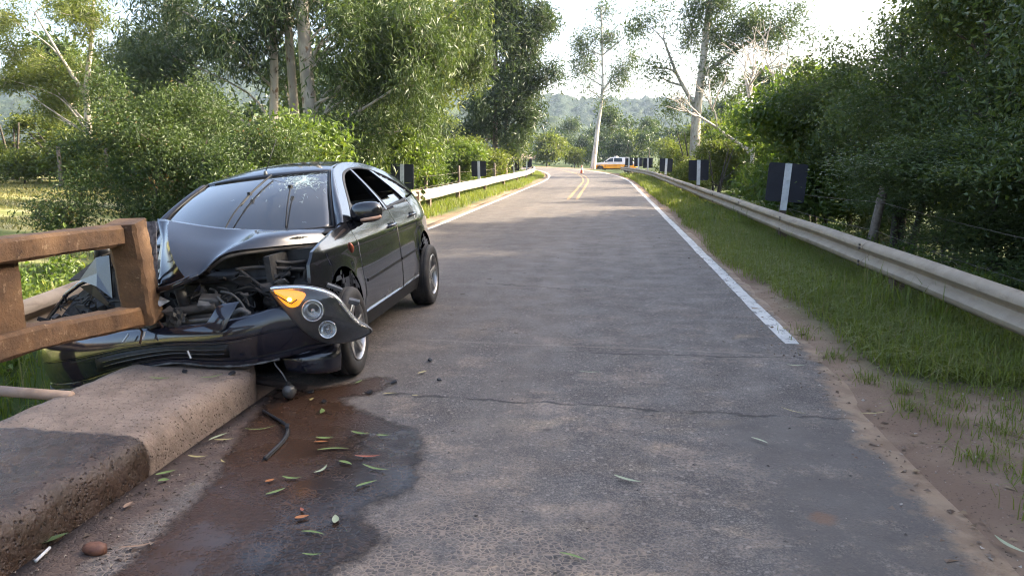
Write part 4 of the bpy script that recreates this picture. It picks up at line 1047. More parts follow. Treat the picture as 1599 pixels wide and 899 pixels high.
LV = [(-1.69, 4.22, .10, .032, 1.9, 'green', 'green leaf at the top of the wet patch nearest the wheel'), (-1.84, 4.43, .06, .02, 1.6, 'yellow', 'small yellow leaf below the hanging fog lamp'),
      (-1.93, 3.89, .12, .016, .45, 'green', 'thin green leaf left of the black wiper blade'), (-2.11, 3.74, .09, .03, 1.2, 'pale', 'pale curled leaf at the kerb foot, upper one of two'), (-2.05, 3.70, .09, .02, .3, 'yellow', 'yellowish leaf lying just right of the pale curled leaf by the kerb'),
      (-2.07, 3.46, .10, .016, .1, 'yellow', 'thin straw-yellow leaf on the gutter soil'), (-1.91, 3.42, .06, .01, -.6, 'yellow', 'tiny yellow leaf sliver between gutter and wiper blade'),
      (-2.12, 3.25, .08, .035, .8, 'green', 'green leaf at the kerb foot, upper one of a pair'), (-2.08, 3.17, .06, .035, .4, 'green', 'green leaf at the kerb foot, lower one of a pair'),
      (-2.09, 2.91, .055, .03, 1.6, 'brown', 'small tan leaf standing on the gutter soil'), (-2.21, 2.58, .13, .045, 1.0, 'dark', 'dark green leaf beside the white stick at the lower left'),
      (-1.82, 2.58, .11, .024, .5, 'brown', 'long dull brown leaf right of the reddish stone'), (-1.51, 3.79, .10, .028, .1, 'green', 'curled green leaf in the middle of the wet patch'),
      (-1.51, 3.74, .07, .02, .3, 'orange', 'yellow-orange leaf touching the curled green leaf'), (-1.41, 3.65, .15, .024, .25, 'green', 'long green leaf across the wet patch below the curled one'),
      (-1.34, 3.89, .09, .022, -.2, 'green', 'green leaf at the upper right of the wet patch, left of two'), (-1.20, 3.87, .09, .02, .15, 'green', 'green leaf at the upper right of the wet patch, right of two'),
      (-1.19, 3.57, .12, .03, .2, 'red', 'reddish pink leaf at the right of the wet patch'), (-1.28, 3.48, .10, .026, -.4, 'green', 'bent green leaf just below the reddish leaf'),
      (-1.11, 3.43, .14, .024, -.3, 'green', 'long green leaf below the reddish leaf near the dry edge'), (-1.37, 3.38, .09, .03, 1.3, 'pale', 'upright pale leaf in the middle of the wet patch'),
      (-1.10, 3.25, .10, .022, .8, 'green', 'green leaf pointing up at the right rim of the wet patch'), (-1.57, 3.23, .04, .032, 1.0, 'orange', 'small orange leaf left of a straight green leaf'),
      (-1.48, 3.27, .11, .018, .0, 'green', 'straight green leaf beside the small orange leaf'), (-1.49, 3.12, .10, .022, .9, 'green', 'green leaf slanting below the straight one'),
      (-1.27, 2.89, .07, .03, .6, 'orange', 'torn orange leaf in the lower wet patch'), (-1.30, 2.96, .04, .018, 2.2, 'red', 'orange-red leaf scrap above the torn orange leaf'), (-1.12, 2.89, .085, .034, 1.9, 'pale', 'broad pale green leaf right of the torn orange leaf'),
      (-1.17, 2.77, .09, .02, -.15, 'green', 'yellow-green leaf below the torn orange leaf'), (-1.11, 2.60, .07, .018, .1, 'green', 'green leaf lowest in the wet patch'),
      (.14, 3.45, .12, .022, -.45, 'pale', 'pale grey-green leaf in the middle of the dry road'), (-.09, 2.71, .11, .024, -.4, 'green', 'green leaf at the bottom centre of the road'),
      (.88, 4.05, .085, .024, -.8, 'pale', 'pale green leaf on the right half of the road'), (-.08, 5.27, .15, .016, .0, 'pale', 'thin pale leaf on the road left of the oil drops'),
      (1.18, 4.57, .18, .008, -.7, 'yellow', 'dry straw stalk on the right half of the road'), (1.65, 4.59, .14, .012, .3, 'yellow', 'dry straw leaf on the soil beside the orange mark'),
      (1.64, 3.01, .12, .035, 1.9, 'pale', 'grey-green leaf on the soil at the lower right corner'), (1.45, 5.63, .14, .016, .0, 'pale', 'thin pale leaf beside the end of the white line'),
      (-1.28, 5.12, .09, .03, 1.0, 'yellow', 'yellow leaf on the road right of the front wheel'), (-1.38, 4.61, .10, .02, .4, 'yellow', 'pale yellow leaf below the front wheel'), (-1.20, 4.59, .05, .02, .2, 'yellow', 'tiny yellow leaf right of the front wheel leaf'),
      (-1.66, 4.83, .06, .028, 1.3, 'green', 'small green leaf touching the front tyre')]
for k, a in enumerate(LV):
    q_ = random.Random(k * 7 + 1); a = (a[0], a[1], a[2] * q_.uniform(.85, 1.45), a[3] * q_.uniform(.65, 1.2)) + a[4:]
    fallen_leaf(*a, seed=k, bend=random.Random(k).uniform(-.5, .5), curl=random.Random(k + 99).uniform(.1, .5))
fallen_leaf(-2.68, 4.13, .13, .02, .1, 'green', 'green leaf lying on the kerb top below the bumper', .2)
fallen_leaf(-2.38, 4.20, .13, .018, .7, 'green', 'curved green leaf on the kerb top near its rounded end', .2, bend=.7)
# scattered tiny leaf and twig bits far along the road
rr = random.Random(4)
for k in range(26):
    m = MB(); x, y = rr.uniform(-1.6, 1.4), rr.uniform(5.5, 15); a = rr.uniform(0, 3.1); l = rr.uniform(.02, .07)
    m.tube([(0, 0, .006), (l * .5 * math.cos(a), l * .5 * math.sin(a), .009), (l * math.cos(a), l * math.sin(a), .006)], .0025, 4)
    o = m.build('twig', M_FENCE, loc=(x, y, 0)); tag(o, 'dark twig bit scattered on the dry asphalt', 'twig', 'twigs on the road')
wp = catmull([(-2.04, 4.16, .02), (-1.87, 4.01, .022), (-1.765, 3.88, .03), (-1.72, 3.73, .022), (-1.71, 3.47, .018)], 6)
M_RUB = simple('black_rubber', (.014, .014, .016), (.022, .022, .024), .55, 20)
root = thing('wiper_blade', 'black curved wiper blade lying in the wet patch', 'wiper blade', (-1.8, 3.85, 0)); bs = Vector((-1.8, 3.85, 0))
m = MB(); m.tube([p - bs for p in wp], [.009] * len(wp), 6); m.build('frame', M_RUB, root, True)
m = MB(); m.tube([p - bs + Vector((.006, .004, -.009)) for p in wp], [.0045] * len(wp), 4); m.build('rubber_strip', M_RUB, root, True)
m = MB(); m.box(wp[12] - bs + Vector((0, 0, .006)), (.022, .06, .018), (0, 0, .35)); m.build('clip', M_RUB, root, bevel=.003)
def rock(name, loc, s, mat, label, cat, seed):
    rd = random.Random(seed); bm = bmesh.new(); bmesh.ops.create_icosphere(bm, subdivisions=2, radius=1)
    for v in bm.verts: v.co = Vector((v.co.x * s[0], v.co.y * s[1], v.co.z * s[2])) * (1 + rd.uniform(-.14, .14))
    me = bpy.data.meshes.new(name); bm.to_mesh(me); bm.free(); me.materials.append(mat); smooth_me(me)
    return tag(link(name, me, loc=loc), label, cat)
rock('stone', (-1.98, 2.53, .016), (.052, .033, .026), simple('reddish_stone', (.20, .088, .05), (.13, .055, .035), .6, 30, bump=.4), 'reddish brown stone on the gutter soil', 'stone', 2)
m = MB(); m.tube([(-2.175, 2.53, .008), (-2.155, 2.43, .008)], .0065, 8); tag(m.build('white_stick', M_STRIPE, smooth=True), 'short white stick on the soil at the lower left', 'stick')
FR = [(-1.52, 4.62, .035, 'black plastic fragment on the wet asphalt below the front tyre'), (-1.42, 4.86, .03, 'black plastic fragment beside the front tyre'), (-1.90, 4.58, .03, 'black plastic fragment under the hanging fog lamp'), (-1.30, 5.45, .028, 'black plastic fragment on the dry road behind the front tyre'),
      (-1.12, 4.95, .022, 'small dark fragment right of the front tyre'), (-2.30, 4.30, .03, 'dark fragment on the kerb top by its rounded end'), (-2.62, 4.30, .026, 'dark fragment on the kerb top below the bumper middle'), (-1.75, 4.40, .024, 'small dark fragment in the wet patch by the kerb end')]
for k, (x, y, s_, lab) in enumerate(FR):
    r2 = random.Random(k + 60); n = r2.choice([4, 5]); m = MB(); P = [(s_ * r2.uniform(.5, 1.2) * math.cos(6.28 * q / n), s_ * r2.uniform(.4, .9) * math.sin(6.28 * q / n)) for q in range(n)]
    m.loft([[(a, b, 0) for a, b in P], [(a * .9, b * .9, .012 + .3 * a) for a, b in P]], True, True)
    tag(m.build('plastic_fragment', M_RUB, loc=(x, y, (.204 if x < -2.25 else .008)), rot=(0, 0, r2.uniform(0, 3))), lab, 'fragment', 'broken car fragments')
# ------------------------------------------------------------------ traffic cone
t = NT('cone_plastic'); z = t.xyz()[2]
cc = t.mix(t.math('MULTIPLY', t.math('GREATER_THAN', z, .34), t.math('LESS_THAN', z, .52)), (.62, .10, .03), (.7, .68, .64))
M_CONE = t.done(t.bsdf(cc, .5)); root = thing('traffic_cone', 'orange and white traffic cone on the yellow centre line', 'traffic cone', (-2.05, 68.5, .004))
m = MB(); m.box((0, 0, .02), (.42, .42, .04)); m.build('base', simple('cone_base', (.05, .035, .03), None, .7), root, bevel=.01)
m = MB(); m.loft([[(r_ * math.cos(a), r_ * math.sin(a), h) for a in [2 * math.pi * k / 16 for k in range(16)]] for r_, h in ((.16, .04), (.15, .06), (.045, .72), (.03, .745))], True, True); m.build('body', M_CONE, root, True, angle=60)

# ------------------------------------------------------------------ grit and dry litter on the soil
def litter(name, label, X, Y, size, flat, mat, seed, zoff=0.0):
    """many small angular chips, too small to pick apart singly"""
    rng = np.random.RandomState(seed); n = len(X); Z = np.maximum(ground_z(X, Y), np.where(road_off(X, Y) < 2.75, 0.0, -9)) + zoff
    base = np.array([(1, 0, 0), (-.5, .85, 0), (-.5, -.85, 0), (0, 0, 1)], float)
    V = base[None] + rng.normal(0, .22, (n, 4, 3)); sz = size * rng.lognormal(0, .45, n)
    V[:, :, 2] *= flat; V *= sz[:, None, None]; a = rng.uniform(0, 6.28, n); c, s_ = np.cos(a), np.sin(a); st = rng.uniform(.6, 1.7, n)
    x = V[:, :, 0] * st[:, None]; y = V[:, :, 1]; V = np.stack([x * c[:, None] - y * s_[:, None] + X[:, None], x * s_[:, None] + y * c[:, None] + Y[:, None], V[:, :, 2] + Z[:, None]], 2).reshape(-1, 3)
    i = np.arange(n)[:, None] * 4; F = np.concatenate([i + np.array([f]) for f in ([0, 1, 3], [1, 2, 3], [2, 0, 3])], 0)
    tint = np.tile(rng.uniform(0, 1, n), 3)
    return tag(link(name, fast_mesh(name, V, F, mat, {'tint': ('FACE', tint)})), label, 'litter', None, 'stuff')
def tint_mat(name, a, b, c_):
    t = NT(name); q = t.attr('tint'); return t.done(t.bsdf(t.mix(t.ramp(q, .75, .95), t.mix(q, a, b), c_), .85, 0, .3))
rng = np.random.RandomState(7)
x = rng.uniform(1.3, 3.6, 4200); y = 2.4 + 11 * rng.uniform(0, 1, 4200) ** 1.5
k = (road_off(x, y) > 2.35 + .25 * rng.uniform(0, 1, 4200) ** 2) & (road_off(x, y) < 4.6)
litter('soil_litter', 'small grit and crumbs of soil on the right verge', x[k], y[k], .0065, .6, tint_mat('grit', (.13, .085, .06), (.27, .20, .15), (.42, .36, .30)), 1)
x = rng.uniform(1.4, 3.8, 700); y = rng.uniform(2.4, 12, 700); k = road_off(x, y) > 2.55
litter('dry_leaf_litter', 'dry leaf scraps and twigs on the right verge soil', x[k], y[k], .016, .18, tint_mat('dry_scrap', (.16, .10, .06), (.34, .25, .15), (.09, .055, .035)), 2, .004)
x = rng.uniform(-2.2, -1.7, 900); y = rng.uniform(2.3, 4.7, 900)
litter('gutter_grit', 'dark grit in the gutter at the foot of the bridge kerb', x, y, .005, .6, tint_mat('gutter_grit', (.04, .03, .025), (.13, .095, .075), (.30, .25, .2)), 3, .001)
x = rng.uniform(-1.6, 1.4, 900); y = 2.4 + 9 * rng.uniform(0, 1, 900) ** 1.6
litter('road_grit', 'fine loose grit scattered over the worn asphalt', x, y, .0035, .6, tint_mat('road_grit', (.05, .045, .042), (.20, .17, .145), (.36, .31, .26)), 4, .001)
# ------------------------------------------------------------------ wrecked car
# car space: x towards the near side, y towards the tail, z up; front axle at y = 0
CAR_M = Matrix.Translation((-1.745, 5.05, .09)) @ Matrix.Rotation(R(1.0), 4, 'Z') @ Matrix.Rotation(R(-6.5), 4, 'Y') @ Matrix.Translation((-.92, 0, 0))
car = thing('wrecked_car', 'black car with crushed front rammed against the broken bridge railing', 'car')
car.matrix_world = CAR_M
CAR_I = CAR_M.inverted()
def wl(p): return CAR_I @ Vector(p)

def paint_mat(name, base, dust=.05, dustz=True):
    t = NT(name); X, Y, Z = t.xyz()
    n = t.noise(3.2, 6, .65); f = t.noise(60, 3, .6)
    d = t.ramp(t.math('ADD', n, t.math('MULTIPLY', f, .25)), .45, .85, dust * .25, dust)
    if dustz: d = t.math('ADD', d, t.math('MULTIPLY', t.ramp(Z, .62, .18), t.ramp(n, .3, .7, .04, .13)))
    c = t.mix(d, base, (.20, .165, .135))
    rg = t.ramp(d, 0, .35, .16, .6)
    b = t.n('ShaderNodeBsdfPrincipled'); t.put(b.inputs['Base Color'], c); t.put(b.inputs['Roughness'], rg)
    b.inputs['Coat Weight'].default_value = .9; t.put(b.inputs['Coat Roughness'], t.ramp(d, 0, .4, .025, .40)); b.inputs['Specular IOR Level'].default_value = .5
    t.put(b.inputs['Normal'], t.bump(t.noise(2.2, 2), .04, .02))
    return t.done(b.outputs[0])
M_PAINT = paint_mat('black_car_paint', (.006, .007, .011))
M_HOOD = paint_mat('black_hood_paint', (.006, .007, .012), .03, False)
M_BUMP = paint_mat('dark_blue_bumper_paint', (.006, .008, .018), .06, False)
M_TRIM = simple('black_trim_plastic', (.010, .010, .011), (.018, .017, .017), .5, 12, bump=.06, spec=.25)
M_DARK = simple('engine_bay_black', (.014, .013, .013), (.030, .028, .026), .55, 10, bump=.2, r2=.85)
M_GREY = simple('engine_bay_grey', (.10, .098, .095), (.055, .052, .05), .5, 12, bump=.2)
M_DUSTY = simple('engine_bay_dusty', (.065, .055, .046), (.035, .03, .026), .8, 14, bump=.3)
M_ALLOY = simple('wheel_alloy', (.50, .49, .47), (.40, .385, .37), .32, 10, metal=.75, bump=.04)
M_TYRE = simple('tyre_rubber', (.020, .019, .019), (.040, .036, .033), .75, 9, bump=.15)
M_CHROME = simple('chrome', (.80, .80, .80), (.72, .72, .72), .22, 9, metal=.75)
M_SEAT = simple('seat_cloth', (.050, .050, .054), (.075, .073, .075), .9, 30, bump=.2)
t = NT('tinted_glass'); M_GLASS = t.done(t.bsdf(t.mix(t.ramp(t.noise(4, 5), .4, .7), (.026, .028, .031), (.036, .038, .041)), t.ramp(t.noise(7, 6, .7), .35, .75, .03, .14), 0, .85, coat=.8))
t = NT('crazed_glass'); M_CRACK = t.done(t.bsdf((.40, .50, .52), .25, 0, .6))
t = NT('clear_lens')
lw = t.n('ShaderNodeLayerWeight'); lw.inputs['Blend'].default_value = .35
gl = t.n('ShaderNodeBsdfGlossy'); gl.inputs['Roughness'].default_value = .06; gl.inputs['Color'].default_value = (.9, .9, .9, 1)
tr = t.n('ShaderNodeBsdfTransparent'); tr.inputs['Color'].default_value = (.86, .87, .88, 1)
hz = t.n('ShaderNodeBsdfDiffuse'); hz.inputs['Color'].default_value = (.42, .41, .39, 1)
m1 = t.n('ShaderNodeMixShader'); t.put(m1.inputs[0], t.ramp(t.noise(14, 5, .7), .45, .8, .03, .12)); t.t.links.new(tr.outputs[0], m1.inputs[1]); t.t.links.new(hz.outputs[0], m1.inputs[2])
m2 = t.n('ShaderNodeMixShader'); t.put(m2.inputs[0], t.math('ADD', t.math('MULTIPLY', lw.outputs['Fresnel'], .6), .05)); t.t.links.new(m1.outputs[0], m2.inputs[1]); t.t.links.new(gl.outputs[0], m2.inputs[2])
M_LENS = t.done(m2.outputs[0])
t = NT('amber_lit'); M_AMBER = t.done(t.bsdf((.85, .28, .02), .25, 0, .5, emit=(1.0, .30, .015), emit_s=.45))
t = NT('amber_bulb'); M_BULB = t.done(t.bsdf((1, .6, .1), .3, emit=(1.0, .62, .12), emit_s=2.2))

def kn(pairs):
    c = catmull([(a, b, 0) for a, b in pairs], 10)
    xs = np.array([p.x for p in c]); ys = np.array([p.y for p in c]); return lambda v: np.interp(v, xs, ys)
P_ = kn([(-1.0, .58), (-.85, .70), (-.6, .815), (-.3, .885), (0, .905), (.5, .91), (1.3, .915), (2.2, .91), (2.64, .905), (3.0, .87), (3.3, .80), (3.55, .68)])
S_ = kn([(.12, -.075), (.18, -.050), (.25, -.028), (.34, -.012), (.48, -.002), (.62, .0), (.74, -.004), (.82, -.004), (.87, -.016), (.93, -.038), (1.0, -.068), (1.1, -.125), (1.2, -.195), (1.3, -.27), (1.4, -.35), (1.5, -.44)])
def Wd(y, z):
    w = P_(y) + S_(z)
    for ya in (0.0, 2.64):
        r_ = np.hypot(np.asarray(y) - ya, np.asarray(z) - .335)
        w = w + .016 * np.exp(-((r_ - .365) / .085) ** 2) * sstep(.95, .5, z)
    return w
def Wn(y, z):
    e = .01; dy = (Wd(y + e, z) - Wd(y - e, z)) / (2 * e); dz = (Wd(y, z + e) - Wd(y, z - e)) / (2 * e)
    v = Vector((1, -float(dy), -float(dz))); return v.normalized()

def side_panel(name, poly, mat, off=0.0, step=.034, lip=.022, both=True, parent=None):
    bm = bmesh.new(); vs = [bm.verts.new((y, z, 0)) for y, z in poly]
    f = bm.faces.new(vs); bmesh.ops.triangulate(bm, faces=[f])
    y0, y1 = min(p[0] for p in poly), max(p[0] for p in poly); z0, z1 = min(p[1] for p in poly), max(p[1] for p in poly)
    for k in range(1, int((y1 - y0) / step) + 1):
        bmesh.ops.bisect_plane(bm, geom=bm.verts[:] + bm.edges[:] + bm.faces[:], plane_co=(y0 + k * step, 0, 0), plane_no=(1, 0, 0), dist=1e-5)
    for k in range(1, int((z1 - z0) / step) + 1):
        bmesh.ops.bisect_plane(bm, geom=bm.verts[:] + bm.edges[:] + bm.faces[:], plane_co=(0, z0 + k * step, 0), plane_no=(0, 1, 0), dist=1e-5)
    nout = len(bm.faces)
    be = [e for e in bm.edges if len(e.link_faces) == 1]
    for v in bm.verts:
        y, z = v.co.x, v.co.y; v.co = (float(Wd(y, z)) + off, y, z)
    outer = set(bm.faces[:])
    r_ = bmesh.ops.extrude_edge_only(bm, edges=be)
    for v in [g for g in r_['geom'] if isinstance(g, bmesh.types.BMVert)]: v.co.x -= lip
    bm.faces.ensure_lookup_table(); bm.normal_update()
    if sum(f.normal.x for f in outer) < 0:
        for f in outer: f.normal_flip()
    for f in bm.faces: f.smooth = True
    fl = [f in outer for f in bm.faces]; bm.faces.index_update()
    me = bpy.data.meshes.new(name); bm.to_mesh(me); bm.free(); me.materials.append(mat)
    nl = [None] * len(me.loops)
    for p in me.polygons:
        for li in p.loop_indices:
            if fl[p.index]:
                co = me.vertices[me.loops[li].vertex_index].co; nl[li] = Wn(co.y, co.z)
            else: nl[li] = p.normal.copy()
    me.normals_split_custom_set([tuple(n) for n in nl])
    o = link(name, me, parent or car)
    if both: link(name, me, parent or car, scale=(-1, 1, 1))
    return o
def arc(cy, cz, r, a0, a1, n=18): return [(cy + r * math.cos(R(a0 + (a1 - a0) * k / n)), cz + r * math.sin(R(a0 + (a1 - a0) * k / n))) for k in range(n + 1)]

fend = [(.405, .982), (.1, .952), (-.2, .900), (-.36, .855), (-.43, .78), (-.45, .66), (-.42, .53)] + arc(0, .335, .365, 158, -20) + [(.40, .205), (.468, .205), (.478, .5), (.452, .80), (.425, .90)]
side_panel('front_fender', fend, M_PAINT, both=False)
# far fender: only its rear half survived
side_panel('front_fender', [(.405, .982), (.1, .952), (-.05, .93), (-.02, .72)] + arc(0, .335, .365, 88, -20) + [(.40, .205), (.468, .205), (.478, .5), (.452, .80), (.425, .90)], M_PAINT, both=False).scale.x = -1
dF = side_panel('front_door', [(.476, .272), (.487, .5), (.461, .80), (.434, .90), (.414, .984), (.9, .996), (1.607, 1.012), (1.622, .6), (1.603, .272)], M_PAINT)
dR = side_panel('rear_door', [(1.613, .272), (1.632, .6), (1.617, 1.012), (2.1, 1.03), (2.470, 1.055), (2.43, .88), (2.38, .76), (2.315, .62), (2.262, .45), (2.245, .272)], M_PAINT)
qp = [(2.480, 1.055), (2.44, .88), (2.39, .76), (2.325, .62)] + arc(2.64, .335, .365, 149, -18) + [(3.05, .24), (3.3, .28), (3.44, .40), (3.50, .60), (3.50, .85), (3.40, 1.02), (3.2, 1.085), (2.9, 1.08)]
side_panel('quarter_panel', qp, M_PAINT)
side_panel('sill', [(.38, .150), (2.27, .150), (2.25, .268), (.480, .268), (.468, .196), (.40, .196)], M_TRIM, -.005, lip=.03)
side_panel('rub_strip', [(.56, .500), (1.585, .522), (1.585, .548), (.56, .524)], M_TRIM, .006, lip=.012)
side_panel('rub_strip', [(1.64, .523), (2.24, .535), (2.24, .560), (1.64, .549)], M_TRIM, .006, lip=.012)
# belt trim
side_panel('belt_trim', [(.62, .985), (1.6, 1.010), (2.46, 1.052), (2.46, 1.066), (1.6, 1.026), (.62, 1.000)], M_TRIM, .005, lip=.012)

def strip(name, lo, hi, mat, rows=4, off=0.0, both=True, n=8, lip=.03):
    A = catmull([(0, y, z) for y, z in lo], n); B = catmull([(0, y, z) for y, z in hi], n); V = []; m = len(A)
    for a, b in zip(A, B):
        for k in range(rows):
            q = a.lerp(b, k / (rows - 1)); V.append((float(Wd(q.y, q.z)) + off, q.y, q.z))
    N = [Wn(v[1], v[2]) for v in V]
    F = [[i * rows + k, i * rows + k + 1, (i + 1) * rows + k + 1, (i + 1) * rows + k] for i in range(m - 1) for k in range(rows - 1)]
    # inner skin
    b0 = len(V); V += [(v[0] - lip, v[1], v[2]) for v in V]
    F2 = [[i + b0 for i in f[::-1]] for f in F]
    E = [[i * rows, (i + 1) * rows, (i + 1) * rows + b0, i * rows + b0] for i in range(m - 1)] + [[(i + 1) * rows + rows - 1, i * rows + rows - 1, i * rows + rows - 1 + b0, (i + 1) * rows + rows - 1 + b0] for i in range(m - 1)]
    mb = MB(); mb.add(V, F + F2 + E); me = mb.mesh(name, mat, True); me.set_sharp_from_angle(angle=R(45))
    o = link(name, me, car)
    if both: link(name, me, car, scale=(-1, 1, 1))
    return o
HI = [(.36, .985), (.70, 1.185), (1.06, 1.372), (1.40, 1.445), (1.80, 1.462), (2.20, 1.432), (2.60, 1.345), (2.92, 1.235), (3.18, 1.10)]
LO = [(.575, 1.0), (.84, 1.160), (1.15, 1.322), (1.42, 1.388), (1.80, 1.408), (2.15, 1.378), (2.47, 1.295), (2.76, 1.18), (2.98, 1.085)]
strip('roof_rail', LO, HI, M_PAINT)
strip('window_seal', [(y + .012, z - .012) for y, z in LO], [(y, z + .004) for y, z in LO], M_TRIM, 2, .004)
strip('b_pillar', [(1.575, 1.0), (1.565, 1.2), (1.555, 1.40)], [(1.675, 1.0), (1.645, 1.2), (1.615, 1.41)], M_TRIM, 3, -.004)
strip('window_frame', [(1.545, 1.0), (1.54, 1.2), (1.53, 1.39)], [(1.59, 1.0), (1.575, 1.2), (1.565, 1.40)], M_PAINT, 2, .006)
strip('c_pillar', [(2.40, 1.04), (2.26, 1.21), (2.08, 1.385)], [(2.50, 1.05), (2.34, 1.21), (2.16, 1.38)], M_PAINT, 3, .002)
side_panel('mirror_sail', [(.43, .988), (.70, .995), (.84, 1.15), (.575, 1.004)], M_TRIM, .002)
side_panel('quarter_glass', [(2.50, 1.06), (2.35, 1.20), (2.18, 1.372), (2.47, 1.29), (2.76, 1.175), (2.96, 1.085)], M_GLASS, -.012, lip=.006)
side_panel('rear_door_glass', [(1.68, 1.012), (1.672, 1.10), (2.34, 1.13), (2.41, 1.045)], M_GLASS, -.022, lip=.005)
side_panel('front_door_glass', [(.72, .99), (.74, 1.03), (1.55, 1.045), (1.55, 1.005)], M_GLASS, -.022, lip=.005)

zr = kn(HI)
def grid_part(name, fn, nu, nv, mat, smooth=True, parent=None, thick=0.0):
    V = [fn(-1 + 2 * i / nu, j / nv) for j in range(nv + 1) for i in range(nu + 1)]
    F = [[j * (nu + 1) + i, j * (nu + 1) + i + 1, (j + 1) * (nu + 1) + i + 1, (j + 1) * (nu + 1) + i] for j in range(nv) for i in range(nu)]
    m = MB(); m.add(V, F)
    o = m.build(name, mat, parent or car, smooth, recalc=False)
    if thick:
        md = o.modifiers.new('thickness', 'SOLIDIFY'); md.thickness = thick; md.offset = -1
    return o
def roof_fn(u, v):
    y = (1.0 + .10 * u * u) * (1 - v) + (2.72 + .06 * u * u) * v
    w = float(Wd(y, zr(y))); return (w * u * 1.0, y, float(zr(y)) + .052 * (1 - u * u) - .004 * abs(u) ** 8)
grid_part('roof', roof_fn, 26, 26, M_PAINT, thick=.02)
def ws_fn(u, v):
    x = (.765 * (1 - v) + .545 * v) * u; y = (.10 + .29 * u * u) * (1 - v) + (1.0 + .10 * u * u) * v
    z = (.955 + .012 * (1 - u * u)) * (1 - v) + (float(zr(1.0 + .10 * u * u)) + .050 * (1 - u * u) + .0) * v
    b = .045 * math.sin(math.pi * v); return (x, y - b * .45, z + b * .9)
wsc = grid_part('windscreen', ws_fn, 24, 16, M_GLASS, thick=.006)
def ws_n(u, v):
    a = Vector(ws_fn(u + .01, v)) - Vector(ws_fn(u - .01, v)); b = Vector(ws_fn(u, v + .01)) - Vector(ws_fn(u, v - .01)); n = a.cross(b).normalized(); return n if n.y < 0 else -n
# black border of the windscreen and its seal
m = MB()
for side in (-1, 1):
    m.tube([Vector(ws_fn(side * .995, k / 14)) + ws_n(side * .98, .5) * .003 for k in range(15)], .011, 6)
m.tube([Vector(ws_fn(-1 + k / 12, .0)) + Vector((0, 0, .004)) for k in range(25)], .013, 6)
m.tube([Vector(ws_fn(-1 + k / 12, 1.0)) for k in range(25)], .010, 6)
m.build('windscreen_seal', M_TRIM, wsc, True)
# A pillars between windscreen and side frame
for side in (-1, 1):
    A = catmull([(0, y, z) for y, z in HI[:3]], 8); V = []
    for k, a in enumerate(A):
        v = k / (len(A) - 1); o_ = Vector((float(Wd(a.y, a.z)), a.y, a.z)); i_ = Vector(ws_fn(1.0, v)) + Vector((0, 0, -.002))
        mid = (o_ + i_) / 2 + Vector((.012, -.018, .018))
        V += [(q.x * side, q.y, q.z) for q in (i_, i_.lerp(mid, .5) + Vector((.002, -.004, .004)), mid, mid.lerp(o_, .6) + Vector((.004, -.004, .004)), o_)]
    m = MB(); m.add(V, [[k * 5 + j, k * 5 + j + 1, (k + 1) * 5 + j + 1, (k + 1) * 5 + j] for k in range(len(A) - 1) for j in range(4)]); m.build('a_pillar', M_PAINT, car, True)
# star-shaped crazing at the upper near corner of the windscreen
def crack_lines():
    m = MB(); rd = random.Random(3); cu, cv = .66, .80
    def seg(a, b, w):
        P = []
        for k in range(4):
            f = k / 3; u = a[0] + (b[0] - a[0]) * f + rd.uniform(-.008, .008); v = a[1] + (b[1] - a[1]) * f + rd.uniform(-.01, .01)
            u, v = min(u, .97), min(max(v, .02), .975); P.append(Vector(ws_fn(u, v)) + ws_n(min(u, .95), min(v, .95)) * .0035)
        m.tube(P, w, 3, False)
    ring = {}
    for k in range(34):
        a = k / 34 * 6.283 + rd.uniform(-.08, .08); prev = (cu, cv); R_ = rd.uniform(.25, .95) if rd.random() < .6 else rd.uniform(.1, .3)
        n = max(2, int(R_ * 9))
        for j in range(1, n + 1):
            r_ = R_ * j / n; p = (cu + .40 * r_ * math.cos(a + rd.uniform(-.05, .05)), cv + .30 * r_ * math.sin(a + rd.uniform(-.05, .05)))
            if p[0] > .97 or p[1] > .97: break
            seg(prev, p, .0008); ring.setdefault(j, []).append(p); prev = p
    for j, ps in ring.items():
        if j > 5: continue
        for a, b in zip(ps[:-1], ps[1:]):
            if rd.random() < .8 and abs(a[0] - b[0]) < .2: seg(a, b, .0007)
    for k in range(230):
        r_ = abs(rd.gauss(0, .27)); a = rd.uniform(0, 6.28); p = (cu + r_ * 1.0 * math.cos(a), cv + r_ * .75 * math.sin(a)); a2 = rd.uniform(0, 6.28)
        seg(p, (p[0] + .045 * math.cos(a2), p[1] + .04 * math.sin(a2)), .0006)
    o = m.build('glass_cracks', M_CRACK, wsc); o['label'] = 'white star-shaped cracks in the windscreen'; o['kind'] = 'stuff'
crack_lines()
# wipers
def wiper(pts_uv, name='wiper', blade=None):
    root = link(name, None, car)
    P = [Vector(ws_fn(u, v)) + ws_n(u, v) * h for u, v, h in pts_uv]
    m = MB(); m.tube(catmull(P, 5), .006, 6); m.build('arm', M_TRIM, root, True)
    if blade:
        Q = [Vector(ws_fn(u, v)) + ws_n(u, v) * h for u, v, h in blade]; m = MB(); m.tube(catmull(Q, 6), .0085, 6); m.build('blade', M_TRIM, root, True)
    m = MB(); c = P[-1]; m.box(c, (.025, .04, .03)); m.build('clip', M_TRIM, root, bevel=.004)
wiper([(.03, .03, .03), (.05, .25, .04), (.10, .55, .035)], blade=[(.075, .38, .03), (.11, .60, .03), (.17, .95, .028)])
wiper([(.60, .03, .03), (.59, .25, .05), (.575, .56, .055)])
# antenna
m = MB(); b = Vector(roof_fn(0, .02)); m.tube([b + Vector((0, .02, -.01)), b + Vector((0, .025, .03)), b + Vector((0, .03, .035))], [.02, .014, .008], 8); m.build('antenna_base', M_GREY, car, True)
m = MB(); m.tube([b + Vector((0, .03, .03)), b + Vector((.06, .22, .30))], .0035, 5); m.build('antenna', M_TRIM, car, True)
